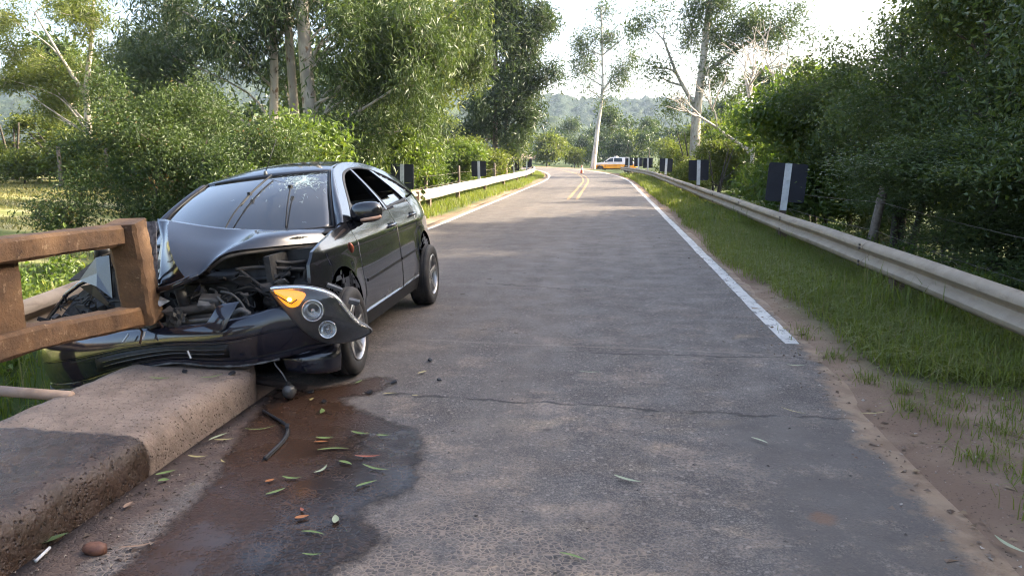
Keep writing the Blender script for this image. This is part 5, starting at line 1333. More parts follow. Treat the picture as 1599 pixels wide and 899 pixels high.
# rear glass, tailgate, rear bumper
def rg_fn(u, v):
    y = (2.73 + .06 * u * u) * (1 - v) + (3.17 - .06 * u * u) * v; w = float(Wd(min(y, 3.17), zr(min(y, 3.17)))); return (w * u * .985, y, float(zr(min(y, 3.17))) + .050 * (1 - u * u) * (1 - .4 * v) - .004)
grid_part('rear_glass', rg_fn, 18, 10, M_GLASS)
def tg_fn(u, v):
    y = 3.16 + .36 * math.sin(min(1, v * 1.6) * math.pi / 2) - .07 * u * u - .1 * max(0, v - .6); z = 1.12 - .85 * v; w = float(P_(min(y, 3.5)) + S_(z)); return (w * u * .99, y, z + .02 * (1 - u * u))
grid_part('tailgate', tg_fn, 18, 14, M_PAINT)
# floor pan, bulkheads: keep daylight out from below
m = MB(); m.box((0, 1.55, .20), (1.22, 3.5, .04)); m.box((0, 1.32, .205), (1.66, 1.80, .04)); m.build('floor_pan', M_DARK, car)
m = MB(); m.box((0, .36, .58), (1.56, .05, .74)); m.build('bulkhead', M_DARK, car)
m = MB(); m.box((0, 3.0, .62), (1.3, .04, .8)); m.build('boot_wall', M_DARK, car)
for ya in (0, 2.64):
    for sx in (-1, 1):
        m = MB(); ring = lambda x, r_: [(sx * min(abs(x), float(Wd(ya + r_ * math.cos(R(a)), .335 + r_ * math.sin(R(a)))) - .030), ya + r_ * math.cos(R(a)), .335 + r_ * math.sin(R(a))) for a in range(-20, 201, 10)]
        m.loft([ring(sx * .882, .368), ring(sx * .86, .378), ring(sx * .64, .380), ring(sx * .63, .25), ring(sx * .63, .02)], False); m.build('wheel_liner', M_DARK, car, recalc=False)
# cabin
m = MB(); m.box((0, .66, .80), (1.42, .62, .30)); m.build('dashboard', M_TRIM, car, bevel=.06)
def seat(x, y, parent):
    root = link('seat', None, parent, (x, y, 0))
    m = MB(); m.box((0, 0, .46), (.48, .50, .18)); m.build('cushion', M_SEAT, root, bevel=.06)
    m = MB(); m.box((0, .30, .80), (.46, .14, .60), (R(-14), 0, 0), .82); m.build('backrest', M_SEAT, root, bevel=.05)
    m = MB(); m.box((0, .40, 1.17), (.25, .09, .17), (R(-10), 0, 0), .85); m.build('headrest', M_SEAT, root, bevel=.035)
    m = MB(); m.tube([(-.05, .38, 1.0), (-.05, .40, 1.12)], .007, 5); m.tube([(.05, .38, 1.0), (.05, .40, 1.12)], .007, 5); m.build('headrest_rods', M_GREY, root)
seat(.37, 1.18, car); seat(-.37, 1.18, car)
m = MB(); m.box((0, 2.1, .46), (1.3, .5, .2)); m.box((0, 2.42, .80), (1.26, .16, .58), (R(-16), 0, 0)); m.build('rear_bench', M_SEAT, car, bevel=.05)
root = link('steering_wheel', None, car, (.37, .88, .93), (R(-62), 0, 0))
m = MB(); m.tube([(.18 * math.cos(a), .18 * math.sin(a), 0) for a in [k * 2 * math.pi / 28 for k in range(29)]], .016, 7, False); m.build('rim', M_TRIM, root, True)
m = MB(); m.box((0, 0, -.02), (.12, .10, .05)); m.box((.09, 0, -.01), (.14, .03, .015)); m.box((-.09, 0, -.01), (.14, .03, .015)); m.box((0, -.09, -.01), (.03, .14, .015)); m.build('hub', M_TRIM, root, bevel=.005)
# door handles
for y, z, dr in ((1.47, .862, dF), (2.33, .895, dR)):
    m = MB(); x = float(Wd(y, z))
    m.tube(catmull([(x - .006, y - .10, z - .006), (x + .028, y - .07, z), (x + .034, y, z + .004), (x + .028, y + .07, z + .004), (x - .006, y + .10, z)], 4), .0135, 8); m.build('handle', M_PAINT, dr, True)
    m = MB(); m.box((x - .002, y, z), (.012, .15, .05)); m.build('handle_recess', M_TRIM, dr, bevel=.005)
# near mirror
def ell(c, r_, n=14, k=10, sq=1.0, rot=None):
    m = MB(); rings = []
    for j in range(k + 1):
        th = -math.pi / 2 + math.pi * j / k; rings.append([])
        for i in range(n):
            ph = 2 * math.pi * i / n; f = lambda v: math.copysign(abs(v) ** sq, v)
            q = Vector((r_[0] * f(math.cos(th)) * f(math.cos(ph)), r_[1] * f(math.cos(th)) * f(math.sin(ph)), r_[2] * f(math.sin(th))))
            if rot: q = Euler(rot).to_matrix() @ q
            rings[-1].append(q + Vector(c))
    m.loft(rings, True, False); return m
def mirror(sx, c, rot, parent):
    root = link('wing_mirror', None, parent)
    ell(c, (.125, .075, .082), 18, 12, .72, rot).build('housing', M_PAINT, root, True)
    d = Vector(c); m = MB(); m.tube(catmull([(sx * .80, c[1] + .02, c[2] - .07), (sx * .89, c[1] - .0, c[2] - .075), d + Vector((-sx * .06, .0, -.05))], 4), [.035, .034, .033, .032, .03, .03, .028, .028, .03], 8); m.build('arm', M_TRIM, root, True)
    m = MB(); m.tube(catmull([d + Vector((-sx * .035, -.062, -.052)), d + Vector((sx * .05, -.066, -.05)), d + Vector((sx * .118, -.03, -.045))], 5), .0135, 8); m.build('indicator', simple('mirror_indicator', (.60, .36, .24), (.55, .30, .18), .25, 30), root, True)
    m = MB(); m.box(d + Vector((0, .058, 0)), (.19, .02, .12)); m.build('glass', M_CHROME, root, bevel=.008)
mirror(1, (.965, .60, 1.035), (0, 0, .12), car)
# knocked-in far mirror, hanging beside the post
ml = wl((-3.62, 5.02, .86)); root = link('wing_mirror', None, car)
ell(ml, (.055, .075, .07), 14, 10, .5, (.4, .3, .6)).build('housing', M_TRIM, root, True)
m = MB(); m.tube([ml, ml + Vector((.12, .05, -.05)), ml + Vector((.22, .12, -.04))], .022, 7); m.build('arm', M_TRIM, root, True)
# side marker lamp on the near fender
m = MB(); x = float(Wd(.29, .80)); m.tube(catmull([(x - .002, .27, .84), (x + .008, .285, .80), (x - .002, .30, .76)], 4), [.004, .010, .013, .015, .016, .015, .013, .010, .004], 8); m.build('side_marker', simple('marker_lens', (.40, .10, .04), (.30, .07, .03), .25, 20), car, True)

# --- wheels
def wheel(name, centre_w, rot_w, label=None):
    root = link(name, None, car); root.matrix_local = CAR_I @ (Matrix.Translation(centre_w) @ Euler(rot_w).to_matrix().to_4x4())
    prof = [(-.086, .212), (-.098, .222), (-.105, .25), (-.103, .285), (-.092, .306), (-.080, .313), (-.062, .316), (-.060, .309), (-.050, .309), (-.048, .3165), (-.022, .317), (-.020, .309), (-.010, .309), (-.008, .317), (.016, .317), (.018, .309), (.028, .309), (.030, .3165), (.052, .316), (.054, .309), (.064, .309), (.066, .3155), (.080, .313), (.094, .306), (.104, .285), (.106, .25), (.099, .222), (.088, .210)]
    n = 56; m = MB(); m.loft([[(x, r_ * math.cos(2 * math.pi * k / n), r_ * math.sin(2 * math.pi * k / n)) for x, r_ in prof] for k in range(n)] + [[(x, r_, 0.0) for x, r_ in prof]], False); m.build('tyre', M_TYRE, root, True, angle=40)
    m = MB(); pr = [(.100, .213), (.104, .206), (.096, .199), (.070, .194), (-.06, .19), (-.07, .17)]
    m.loft([[(x, r_ * math.cos(2 * math.pi * k / n), r_ * math.sin(2 * math.pi * k / n)) for x, r_ in pr] for k in range(n)] + [[(x, r_, 0.0) for x, r_ in pr]], False); m.build('rim', M_ALLOY, root, True, angle=45)
    m = MB(); m.tube([(-.04, 0, 0), (-.03, 0, 0)], .19, 32); m.build('brake_disc', M_DARK, root)
    for k in range(5):
        a = 2 * math.pi * k / 5 + .3; M3 = Matrix.Rotation(a, 3, 'X'); rings = []
        for r_, w_, x_, d_ in ((.03, .030, .066, .02), (.07, .023, .074, .02), (.12, .021, .080, .018), (.165, .026, .090, .016), (.20, .034, .092, .014)):
            rings.append([M3 @ Vector((x_ + dx, r_, dw)) for dx, dw in ((-d_, -w_), (-.004, -w_), (0, -w_ * .7), (-.004, -w_ * .15), (-.004, w_ * .15), (0, w_ * .7), (-.004, w_), (-d_, w_))])
        m = MB(); m.loft(rings, True, True); m.build('spoke', M_ALLOY, root, True, angle=30)
    m = MB(); m.tube([(.05, 0, 0), (.076, 0, 0), (.080, 0, 0)], [.036, .034, .026], 20); m.build('hub_cap', M_ALLOY, root, True, angle=40)
    for k in range(5):
        a = 2 * math.pi * k / 5; m = MB(); m.tube([(.06, .054 * math.cos(a), .054 * math.sin(a)), (.074, .054 * math.cos(a), .054 * math.sin(a))], .009, 6); m.build('wheel_nut', M_DARK, root)
    return root
wheel('front_wheel', (-1.835, 5.06, .315), (0, R(-4), R(4)))
wheel('rear_wheel', (-1.885, 7.70, .315), (0, R(-2), R(1)))
for y in (0, 2.64):
    c = CAR_M @ Vector((-.80, y, .30)); wheel('front_wheel' if y == 0 else 'rear_wheel', tuple(c), (0, R(-6.5), R(180)))
# --- crumpled bonnet (real sheet with folds and thickness)
def patch(rows, nu, nv):
    C = [catmull(r_, nu) for r_ in rows]; cols = [catmull([C[j][i] for j in range(len(rows))], nv) for i in range(len(C[0]))]
    return cols
rows = [[(-3.16, 5.00, 1.105), (-3.06, 4.985, 1.10), (-2.69, 5.03, 1.045), (-2.38, 5.09, 1.03), (-2.18, 5.18, 1.022), (-2.04, 5.40, 1.015)],
        [(-3.03, 4.82, .98), (-2.96, 4.80, 1.035), (-2.64, 4.90, .985), (-2.37, 4.99, 1.025), (-2.17, 5.12, 1.025), (-2.02, 5.36, 1.0)],
        [(-2.98, 4.70, .88), (-2.86, 4.64, .955), (-2.58, 4.76, .93), (-2.36, 4.84, 1.0), (-2.16, 5.03, 1.005), (-2.01, 5.33, .985)],
        [(-2.94, 4.59, .78), (-2.75, 4.52, .855), (-2.57, 4.62, .865), (-2.43, 4.70, .955), (-2.22, 4.90, .972), (-2.0, 5.29, .955)],
        [(-2.93, 4.53, .70), (-2.66, 4.48, .765), (-2.60, 4.53, .79), (-2.47, 4.62, .915), (-2.25, 4.81, .94), (-1.995, 5.26, .93)]]
main = patch([r_[1:] for r_ in rows], 7, 5)
left = [Vector(rows[j][0]) for j in range(5)]; lc = catmull(left, 5)
V = []; F = []; nj = len(main[0])
facet = [[lc[j].lerp(main[0][j], k / 4) + Vector((0, .02, .0)) * math.sin(math.pi * k / 4) for j in range(nj)] for k in range(4)]
cols = facet + main
for c_ in cols:
    for p in c_: V.append(wl(p))
for i in range(len(cols) - 1):
    for j in range(nj - 1): F.append([i * nj + j, i * nj + j + 1, (i + 1) * nj + j + 1, (i + 1) * nj + j])
m = MB(); m.add(V, F); hood = m.build('bonnet', M_HOOD, car, True, angle=24); hood['label'] = 'buckled bonnet folded up against the post'
md = hood.modifiers.new('thickness', 'SOLIDIFY'); md.thickness = .012; md.offset = 0
def wp_(l): return [wl(p) for p in l]
m = MB(); m.tube(wp_(catmull([(-2.94, 4.50, .675), (-2.76, 4.465, .722), (-2.63, 4.48, .778), (-2.60, 4.50, .79)], 5)), [.022] * 14 + [.026, .016], 8); m.build('bonnet_lip', M_HOOD, car, True)
m = MB(); m.tube(wp_(catmull([(-2.60, 4.60, .80), (-2.46, 4.64, .895), (-2.25, 4.83, .922), (-2.0, 5.27, .912)], 6)), .013, 6); m.build('bonnet_lip', M_DUSTY, car, True)
# scratched inner edge of the bonnet against the post
m = MB(); m.loft([wp_([(-2.96, 4.54, 1.13), (-2.895, 4.56, 1.135)]), wp_([(-2.96, 4.53, .93), (-2.90, 4.55, .93)]), wp_([(-2.95, 4.52, .74), (-2.90, 4.54, .73)])], False)
o = m.build('torn_edge', simple('scuffed_paint', (.20, .20, .22), (.07, .07, .08), .6, 40, bump=.5), car); md = o.modifiers.new('thickness', 'SOLIDIFY'); md.thickness = .012
# cowl panel under the windscreen
def cowl_fn(u, v): return (.80 * u, (.06 + .29 * u * u) - .10 * v, .945 - .02 * v)
grid_part('cowl', cowl_fn, 16, 3, M_TRIM, thick=.01)

# --- front bumper cover, torn off its mounts
bt_ = [(-4.26, 5.34, .10), (-4.16, 5.00, .17), (-3.94, 4.76, .24), (-3.56, 4.59, .33), (-3.1, 4.49, .425), (-2.75, 4.43, .47), (-2.47, 4.40, .51), (-2.26, 4.42, .55), (-2.06, 4.46, .60), (-1.88, 4.53, .61), (-1.72, 4.64, .57)]
bb_ = [(-4.22, 5.34, -.16), (-4.10, 5.00, -.14), (-3.90, 4.76, -.11), (-3.54, 4.59, -.02), (-3.17, 4.49, .12), (-2.78, 4.43, .218), (-2.49, 4.40, .218), (-2.28, 4.42, .222), (-2.08, 4.46, .255), (-1.89, 4.53, .30), (-1.73, 4.64, .33)]
T_, B2 = catmull(bt_, 7), catmull(bb_, 7); rings = []; pz = [(0, -.075), (.004, -.020), (.02, -.004), (.07, .010), (.18, .022), (.30, .028), (.385, .028), (.40, .018), (.415, .018), (.43, .026), (.58, .022), (.74, .012), (.84, .004), (.86, -.008), (.875, -.008), (.89, .008), (.96, .006), (1.0, -.006), (1.01, -.05)]
for i, (a, b) in enumerate(zip(T_, B2)):
    d = T_[min(i + 1, len(T_) - 1)] - T_[max(i - 1, 0)]; d.z = 0; n = Vector((d.y, -d.x, 0)).normalized()
    rings.append([wl(a.lerp(b, f) + n * o_ * (1.25 if 20 < i < 55 else 1)) for f, o_ in pz])
m = MB(); m.loft(rings, False); bump = m.build('front_bumper', M_BUMP, car, True, angle=32); bump['label'] = 'dark blue-black bumper cover resting on the kerb'
md = bump.modifiers.new('thickness', 'SOLIDIFY'); md.thickness = .008; md.offset = -1
# black lower grille band, scuffed lip and seam lines on the bumper face
def band(name, i0, i1, f0, f1, o0, mat):
    V = []
    for i in range(i0, i1):
        a, b = T_[i], B2[i]; d = T_[min(i + 1, len(T_) - 1)] - T_[max(i - 1, 0)]; d.z = 0; n = Vector((d.y, -d.x, 0)).normalized(); g_ = 1.25 if 20 < i < 55 else 1
        for f in (f0, (f0 + f1) / 2, f1): V.append(wl(a.lerp(b, f) + n * (float(np.interp(f, [q[0] for q in pz], [q[1] for q in pz])) * g_ + o0)))
    m = MB(); m.add(V, [[k * 3 + j, k * 3 + j + 1, (k + 1) * 3 + j + 1, (k + 1) * 3 + j] for k in range(i1 - i0 - 1) for j in range(2)]); o = m.build(name, mat, bump, True); md = o.modifiers.new('thickness', 'SOLIDIFY'); md.thickness = .004; md.offset = 0
band('lower_grille', 24, 47, .50, .80, .003, M_TRIM)
band('seam', 20, 52, .462, .475, .003, M_DUSTY)
band('grille_slat', 25, 46, .60, .625, .006, M_BUMP)
band('grille_slat', 25, 46, .70, .725, .006, M_BUMP)
m = MB(); m.tube([wl(B2[i] + Vector((0, -.012, .004))) for i in range(8, 58)], [.007 + .003 * math.sin(i * 1.7) for i in range(50)], 6); m.build('scuffed_lip', simple('scuffed_plastic', (.14, .135, .13), (.05, .05, .05), .7, 25, bump=.4), bump, True)
# grille surround fin standing up from the bumper
m = MB(); m.loft([wp_([(-2.50, 4.36, .49), (-2.40, 4.345, .455), (-2.36, 4.36, .475)]), wp_([(-2.46, 4.375, .545), (-2.385, 4.35, .52), (-2.33, 4.37, .545)]), wp_([(-2.43, 4.40, .605), (-2.37, 4.37, .60), (-2.29, 4.40, .625)]), wp_([(-2.40, 4.42, .625), (-2.34, 4.40, .628), (-2.28, 4.42, .645)])], True, True); m.build('grille_surround', M_BUMP, car, True, angle=40)
# light plastic beam exposed above the bumper
m = MB(); m.tube(wp_(catmull([(-3.05, 4.50, .435), (-2.75, 4.47, .48), (-2.50, 4.45, .515)], 6)), [.016] * 13, 6); m.build('bumper_beam', M_GREY, bump, True)
# scratches
for k, (a, b) in enumerate((((-2.92, 4.385, .44), (-2.93, 4.37, .39)), ((-3.06, 4.42, .41), (-3.09, 4.40, .36)), ((-2.62, 4.355, .33), (-2.60, 4.352, .28)))):
    m = MB(); m.tube(wp_([a, b]), .006, 4); m.build('scrape', M_STRIPE, bump)
# lower valance under the headlight
vr = [[(-2.14, 4.62, .285), (-2.10, 4.58, .26), (-2.08, 4.57, .20), (-2.06, 4.59, .145), (-2.02, 4.68, .13)], [(-1.96, 4.60, .285), (-1.94, 4.565, .25), (-1.93, 4.56, .19), (-1.92, 4.58, .135), (-1.90, 4.68, .12)], [(-1.80, 4.66, .32), (-1.78, 4.62, .27), (-1.77, 4.615, .20), (-1.77, 4.63, .14), (-1.80, 4.72, .12)], [(-1.74, 4.72, .335), (-1.725, 4.69, .27), (-1.725, 4.68, .20), (-1.735, 4.69, .14), (-1.78, 4.76, .12)]]
cols = patch(vr, 5, 6); nj = len(cols[0]); m = MB(); m.add([wl(p) for c_ in cols for p in c_], [[i * nj + j, i * nj + j + 1, (i + 1) * nj + j + 1, (i + 1) * nj + j] for i in range(len(cols) - 1) for j in range(nj - 1)]); o = m.build('lower_valance', M_BUMP, car, True); md = o.modifiers.new('thickness', 'SOLIDIFY'); md.thickness = .01
# --- headlight hanging out of its seat
root = link('headlight', None, car); root['label'] = 'headlight hanging loose with its amber indicator lit'
hl = [(-2.07, 4.40, .73), (-1.97, 4.42, .752), (-1.82, 4.46, .742), (-1.69, 4.50, .69), (-1.62, 4.54, .585), (-1.565, 4.57, .505), (-1.495, 4.62, .44), (-1.52, 4.61, .40), (-1.63, 4.57, .36), (-1.74, 4.53, .36), (-1.83, 4.49, .40), (-1.92, 4.45, .49), (-2.0, 4.42, .61)]
ol = catmull(hl, 4, True); cen = Vector((-1.80, 4.47, .565)); out = Vector((.18, -1, .12)).normalized()
def ringof(s, d): return [wl(cen + (p - cen) * s + out * d) for p in ol]
m = MB(); R0 = [ringof(1.0, 0), ringof(.97, .018), ringof(.86, .034), ringof(.66, .048), ringof(.40, .056), ringof(.12, .058)]; m.loft(R0, True); m.add(R0[-1], [list(range(len(ol)))]); m.build('lens', M_LENS, root, True)
M_HLIN = simple('headlight_bezel', (.075, .075, .08), (.12, .12, .125), .3, 8)
m = MB(); R0 = [ringof(1.005, -.002), ringof(1.02, -.03), ringof(.92, -.12), ringof(.5, -.17)]; m.loft(R0, True); m.add(R0[-1], [list(range(len(ol)))]); m.build('housing', M_GREY, root, True, angle=40)
m = MB(); R0 = [ringof(.985, -.002), ringof(.90, -.012), ringof(.6, -.010), ringof(.3, -.008)]; m.loft(R0, True); m.add(R0[-1], [list(range(len(ol)))]); m.build('bezel', M_HLIN, root, True)
M_REFL = simple('lamp_reflector', (.90, .90, .90), (.82, .82, .82), .16, 12, metal=.8)
def cup(c, r_, name, depth=.045):
    ax = out; a = ax.cross(Vector((0, 0, 1))).normalized(); b = ax.cross(a); c = Vector(c) + out * .028; m = MB(); rings = []
    for rr_, dd in ((1.08, .006), (1.0, .014), (.92, .004), (.72, -.018), (.45, -.028), (.15, -.031)): rings.append([wl(c + (a * math.cos(q) + b * math.sin(q)) * r_ * rr_ + ax * dd) for q in [2 * math.pi * k / 28 for k in range(28)]])
    m.loft(rings, True); m.add(rings[-1], [list(range(28))]); o = m.build(name, M_REFL, root, True)
    ell(wl(c + ax * .002), (r_ * .22, r_ * .22, r_ * .22), 10, 8).build('bulb', M_REFL, o, True)
    for k in range(0):
        m = MB(); o2 = c + b * r_ * (-.5 + .5 * k); w = a * r_ * math.sqrt(max(.05, 1 - (.5 * k - .5) ** 2)) * .9; m.tube([wl(o2 - w + ax * .010), wl(o2 + ax * .004), wl(o2 + w + ax * .010)], .0022, 4); m.build('reflector_rib', M_TRIM, o)
    return o
cup((-1.815, 4.475, .588), .066, 'main_reflector'); cup((-1.735, 4.505, .462), .054, 'high_beam_reflector')
m = MB(); m.tube([wl(p + out * .012 + Vector((0, 0, -.012))) for p in ol[1:22]], [.012] * 21, 6); m.build('trim_strip', M_REFL, root, True)
am = [(-2.045, 4.405, .722), (-1.965, 4.425, .728), (-1.86, 4.455, .700), (-1.885, 4.45, .645), (-1.915, 4.445, .615), (-1.97, 4.425, .62)]
ca = Vector((-1.95, 4.43, .672)); al = catmull(am, 4, True); m = MB(); R0 = [[wl(ca + (p - ca) * s + out * d) for p in al] for s, d in ((1, .0), (.9, .014), (.6, .020), (.2, .022))]; m.loft(R0, True); m.add(R0[-1], [list(range(len(al)))]); m.build('indicator', M_AMBER, root, True)
ell(wl(ca + out * .016 + Vector((.0, 0, -.008))), (.017, .017, .015), 10, 8).build('bulb', M_BULB, root, True)
m = MB(); m.tube(wp_([(-2.03, 4.395, .700), (-1.975, 4.40, .665), (-1.935, 4.41, .640), (-1.90, 4.42, .665)]), .004, 4); m.build('indicator_rib', M_TRIM, root, True)
m = MB(); m.box(wl((-1.60, 4.62, .62)), (.07, .05, .03), (.2, .4, .3)); m.box(wl((-1.72, 4.60, .715)), (.10, .04, .02), (.1, .5, .2)); m.build('mounting_tab', M_GREY, root, bevel=.004)
for k in range(4):
    rd = random.Random(k); a = Vector((-1.85 + .05 * k, 4.60, .60)); m = MB(); m.tube(wp_(catmull([a, a + Vector((rd.uniform(-.05, .05), .08, rd.uniform(.0, .1))), a + Vector((-.15, .2, .12))], 5)), .005, 5); m.build('cable', M_TRIM, root, True)
# fog lamp dangling on its cable beside the kerb
root = link('hanging_fog_lamp', None, car)
m = MB(); m.tube(wp_(catmull([(-2.12, 4.52, .30), (-2.09, 4.46, .235), (-2.03, 4.43, .18), (-1.995, 4.42, .125)], 5)), .0055, 6); m.build('cable', M_GREY, root, True)
c = Vector((-1.985, 4.42, .062)); ell(wl(c), (.046, .045, .05), 16, 12).build('lamp_body', simple('fog_lamp_glass', (.045, .045, .043), (.09, .085, .08), .22, 14), root, True)
m = MB(); m.tube(wp_([c + Vector((0, 0, .045)), c + Vector((-.004, 0, .07))]), [.02, .014], 8); m.build('socket', M_TRIM, root)
# --- engine bay
rd = random.Random(12)
eb = link('engine_bay', None, car)
def epart(name, m, mat, sm=False, bevel=0.0): return m.build(name, mat, eb, sm, bevel)
m = MB(); m.box(wl((-2.55, 5.02, .55)), (1.15, .10, .62)); epart('engine_back', m, M_DARK)
m = MB(); m.box(wl((-2.62, 4.86, .55)), (.48, .22, .30), (0, .06, .1)); epart('engine_block', m, M_DARK, bevel=.02)
m = MB(); m.box(wl((-2.66, 4.80, .735)), (.42, .24, .05), (.1, .02, .05)); epart('engine_cover', m, M_TRIM, bevel=.015)
m = MB(); m.box(wl((-2.17, 4.98, .66)), (.24, .2, .20), (0, .05, -.1)); epart('battery', m, M_DARK, bevel=.012)
m = MB(); m.box(wl((-2.17, 4.97, .775)), (.25, .21, .03), (0, .05, -.1)); epart('battery_lid', m, M_TRIM, bevel=.006)
m = MB(); m.box(wl((-2.58, 4.60, .605)), (.13, .10, .07), (.3, .2, .3)); epart('reservoir', m, M_GREY, bevel=.012)
m = MB(); m.box(wl((-2.70, 4.62, .56)), (.16, .08, .05), (.2, -.2, .2)); epart('bracket', m, M_DUSTY, bevel=.008)
for pts, r_, mt, nm in (
        ([(-2.88, 4.62, .72), (-2.6, 4.70, .74), (-2.35, 4.74, .73), (-2.1, 4.80, .765)], .020, M_DARK, 'radiator_support'),
        ([(-2.45, 4.72, .80), (-2.3, 4.74, .815), (-2.12, 4.80, .80), (-2.02, 4.86, .79)], .012, M_DUSTY, 'bracket'),
        ([(-2.02, 4.86, .79), (-2.03, 4.85, .72), (-2.05, 4.84, .69)], .012, M_DUSTY, 'bracket'),
        ([(-2.42, 4.72, .80), (-2.30, 4.70, .72), (-2.18, 4.70, .655)], .010, M_DUSTY, 'bracket'),
        ([(-2.46, 4.70, .655), (-2.32, 4.68, .69), (-2.22, 4.70, .64), (-2.05, 4.76, .67)], .010, M_DUSTY, 'bracket'),
        ([(-2.86, 4.56, .52), (-2.7, 4.54, .55), (-2.52, 4.56, .57)], .032, M_DUSTY, 'hose'),
        ([(-2.84, 4.58, .47), (-2.66, 4.55, .50), (-2.46, 4.52, .52)], .024, M_DUSTY, 'hose'),
        ([(-2.76, 4.62, .50), (-2.77, 4.60, .60), (-2.79, 4.60, .68)], .038, M_DARK, 'damper'),
        ([(-2.68, 4.70, .50), (-2.67, 4.68, .62), (-2.69, 4.68, .68)], .030, M_DARK, 'damper'),
        ([(-2.52, 4.58, .64), (-2.46, 4.56, .60), (-2.40, 4.56, .56), (-2.36, 4.54, .50)], .009, M_GREY, 'pipe'),
        ([(-2.50, 4.60, .67), (-2.42, 4.58, .66), (-2.36, 4.58, .61), (-2.30, 4.55, .54)], .008, M_GREY, 'pipe'),
        ([(-2.46, 4.60, .60), (-2.40, 4.62, .66), (-2.34, 4.60, .65), (-2.30, 4.58, .58)], .007, M_DUSTY, 'cable'),
        ([(-2.40, 4.56, .52), (-2.34, 4.54, .56), (-2.29, 4.56, .53)], .022, M_GREY, 'fitting'),
        ([(-2.2, 4.78, .85), (-2.13, 4.86, .83), (-2.06, 4.96, .83)], .014, M_DARK, 'pipe'),
        ([(-2.04, 4.84, .62), (-2.03, 4.82, .56), (-2.04, 4.80, .50)], .028, M_GREY, 'fitting')):
    m = MB(); m.tube(wp_(catmull(pts, 5)), r_, 9); epart(nm, m, mt, True)
m = MB(); m.loft([wp_([(-2.44, 4.74, .80), (-2.16, 4.80, .79)]), wp_([(-2.43, 4.73, .72), (-2.12, 4.78, .72)]), wp_([(-2.36, 4.72, .655), (-2.12, 4.77, .66)])], False); o = epart('support_panel', m, M_DARK); md = o.modifiers.new('thickness', 'SOLIDIFY'); md.thickness = .012
# torn rubber and bellows by the post
bm = bmesh.new(); bmesh.ops.create_icosphere(bm, subdivisions=3, radius=1); rq = random.Random(4)
for v in bm.verts: v.co = wl(Vector((-2.74, 4.47, .49)) + Vector((v.co.x * .06, v.co.y * .05, v.co.z * .08)) * (1 + rq.uniform(-.35, .25)))
me_ = bpy.data.meshes.new('torn_rubber'); bm.to_mesh(me_); bm.free(); me_.materials.append(M_DARK); link('torn_rubber', me_, eb)
for k in range(70):
    x = rd.uniform(-2.86, -2.06); f = (x + 2.86) / .8; y = rd.uniform(4.58, 4.86) + .10 * f; z = rd.uniform(.46, .80); mt = rd.choice([M_DARK, M_DARK, M_DARK, M_DUSTY, M_TRIM, M_GREY])
    a = Vector((x, y, z)); m = MB()
    if k % 3 == 0: m.box(wl(a), (rd.uniform(.02, .09), rd.uniform(.02, .07), rd.uniform(.01, .06)), (rd.uniform(-.6, .6), rd.uniform(-.6, .6), rd.uniform(-1, 1))); epart('broken_plastic', m, mt, bevel=.004)
    else:
        P = [a]
        for q in range(3): P.append(P[-1] + Vector((rd.uniform(-.09, .09), rd.uniform(-.05, .05), rd.uniform(-.07, .06))))
        m.tube(wp_(catmull(P, 4)), rd.uniform(.003, .010), 6); epart('cable', m, mt, True)
# inner wing: closes the view from the bay to the wheel
m = MB(); m.box((.54, -.05, .58), (.04, .62, .55)); epart('inner_wing', m, M_DARK)
m = MB(); m.box((-.54, -.05, .58), (.04, .62, .55)); epart('inner_wing', m, M_DARK)
# --- far front corner, seen through the railing
fc = link('crushed_corner', None, car); fc['label'] = 'crushed far front corner with empty headlight opening'
def cpart(name, m, mat, sm=False, bevel=0.0): return m.build(name, mat, fc, sm, bevel)
m = MB(); m.add(wp_([(-4.02, 4.98, .33), (-3.80, 4.96, .56), (-3.52, 4.90, .74), (-3.22, 4.84, .86), (-3.15, 4.80, .44), (-3.72, 4.86, .30)]), [[0, 1, 2, 3, 4, 5]]); o = cpart('corner_panel', m, M_DARK); md = o.modifiers.new('thickness', 'SOLIDIFY'); md.thickness = .03
m = MB(); m.tube(wp_([(-4.06, 4.93, .35), (-3.84, 4.90, .575), (-3.70, 4.86, .655), (-3.50, 4.83, .74)]), .016, 6); cpart('corner_edge', m, M_BUMP, True)
m = MB(); m.add(wp_([(-3.62, 4.75, .70), (-3.46, 4.72, .865), (-3.345, 4.70, .885), (-3.30, 4.63, .60), (-3.43, 4.66, .675), (-3.44, 4.69, .76)]), [[0, 1, 5], [1, 2, 5], [5, 2, 3], [5, 3, 4], [0, 5, 4]]); o = cpart('fender_shard', m, M_PAINT); md = o.modifiers.new('thickness', 'SOLIDIFY'); md.thickness = .012
m = MB(); m.add(wp_([(-3.72, 4.78, .685), (-3.60, 4.77, .70), (-3.42, 4.74, .872), (-3.36, 4.80, .90), (-3.52, 4.86, .85)]), [[0, 1, 2, 3, 4]]); o = cpart('fender_shard', m, M_DUSTY); md = o.modifiers.new('thickness', 'SOLIDIFY'); md.thickness = .01
m = MB(); m.add(wp_([(-3.60, 4.735, .66), (-3.48, 4.71, .685), (-3.32, 4.64, .56), (-3.36, 4.66, .545), (-3.50, 4.72, .60)]), [[0, 1, 2, 3, 4]]); o = cpart('broken_plastic', m, M_TRIM); md = o.modifiers.new('thickness', 'SOLIDIFY'); md.thickness = .012
m = MB(); m.add(wp_([(-3.33, 4.72, .92), (-3.24, 4.70, .93), (-3.20, 4.62, .50), (-3.29, 4.63, .50)]), [[0, 1, 2, 3]]); o = cpart('broken_plastic', m, M_TRIM); md = o.modifiers.new('thickness', 'SOLIDIFY'); md.thickness = .02
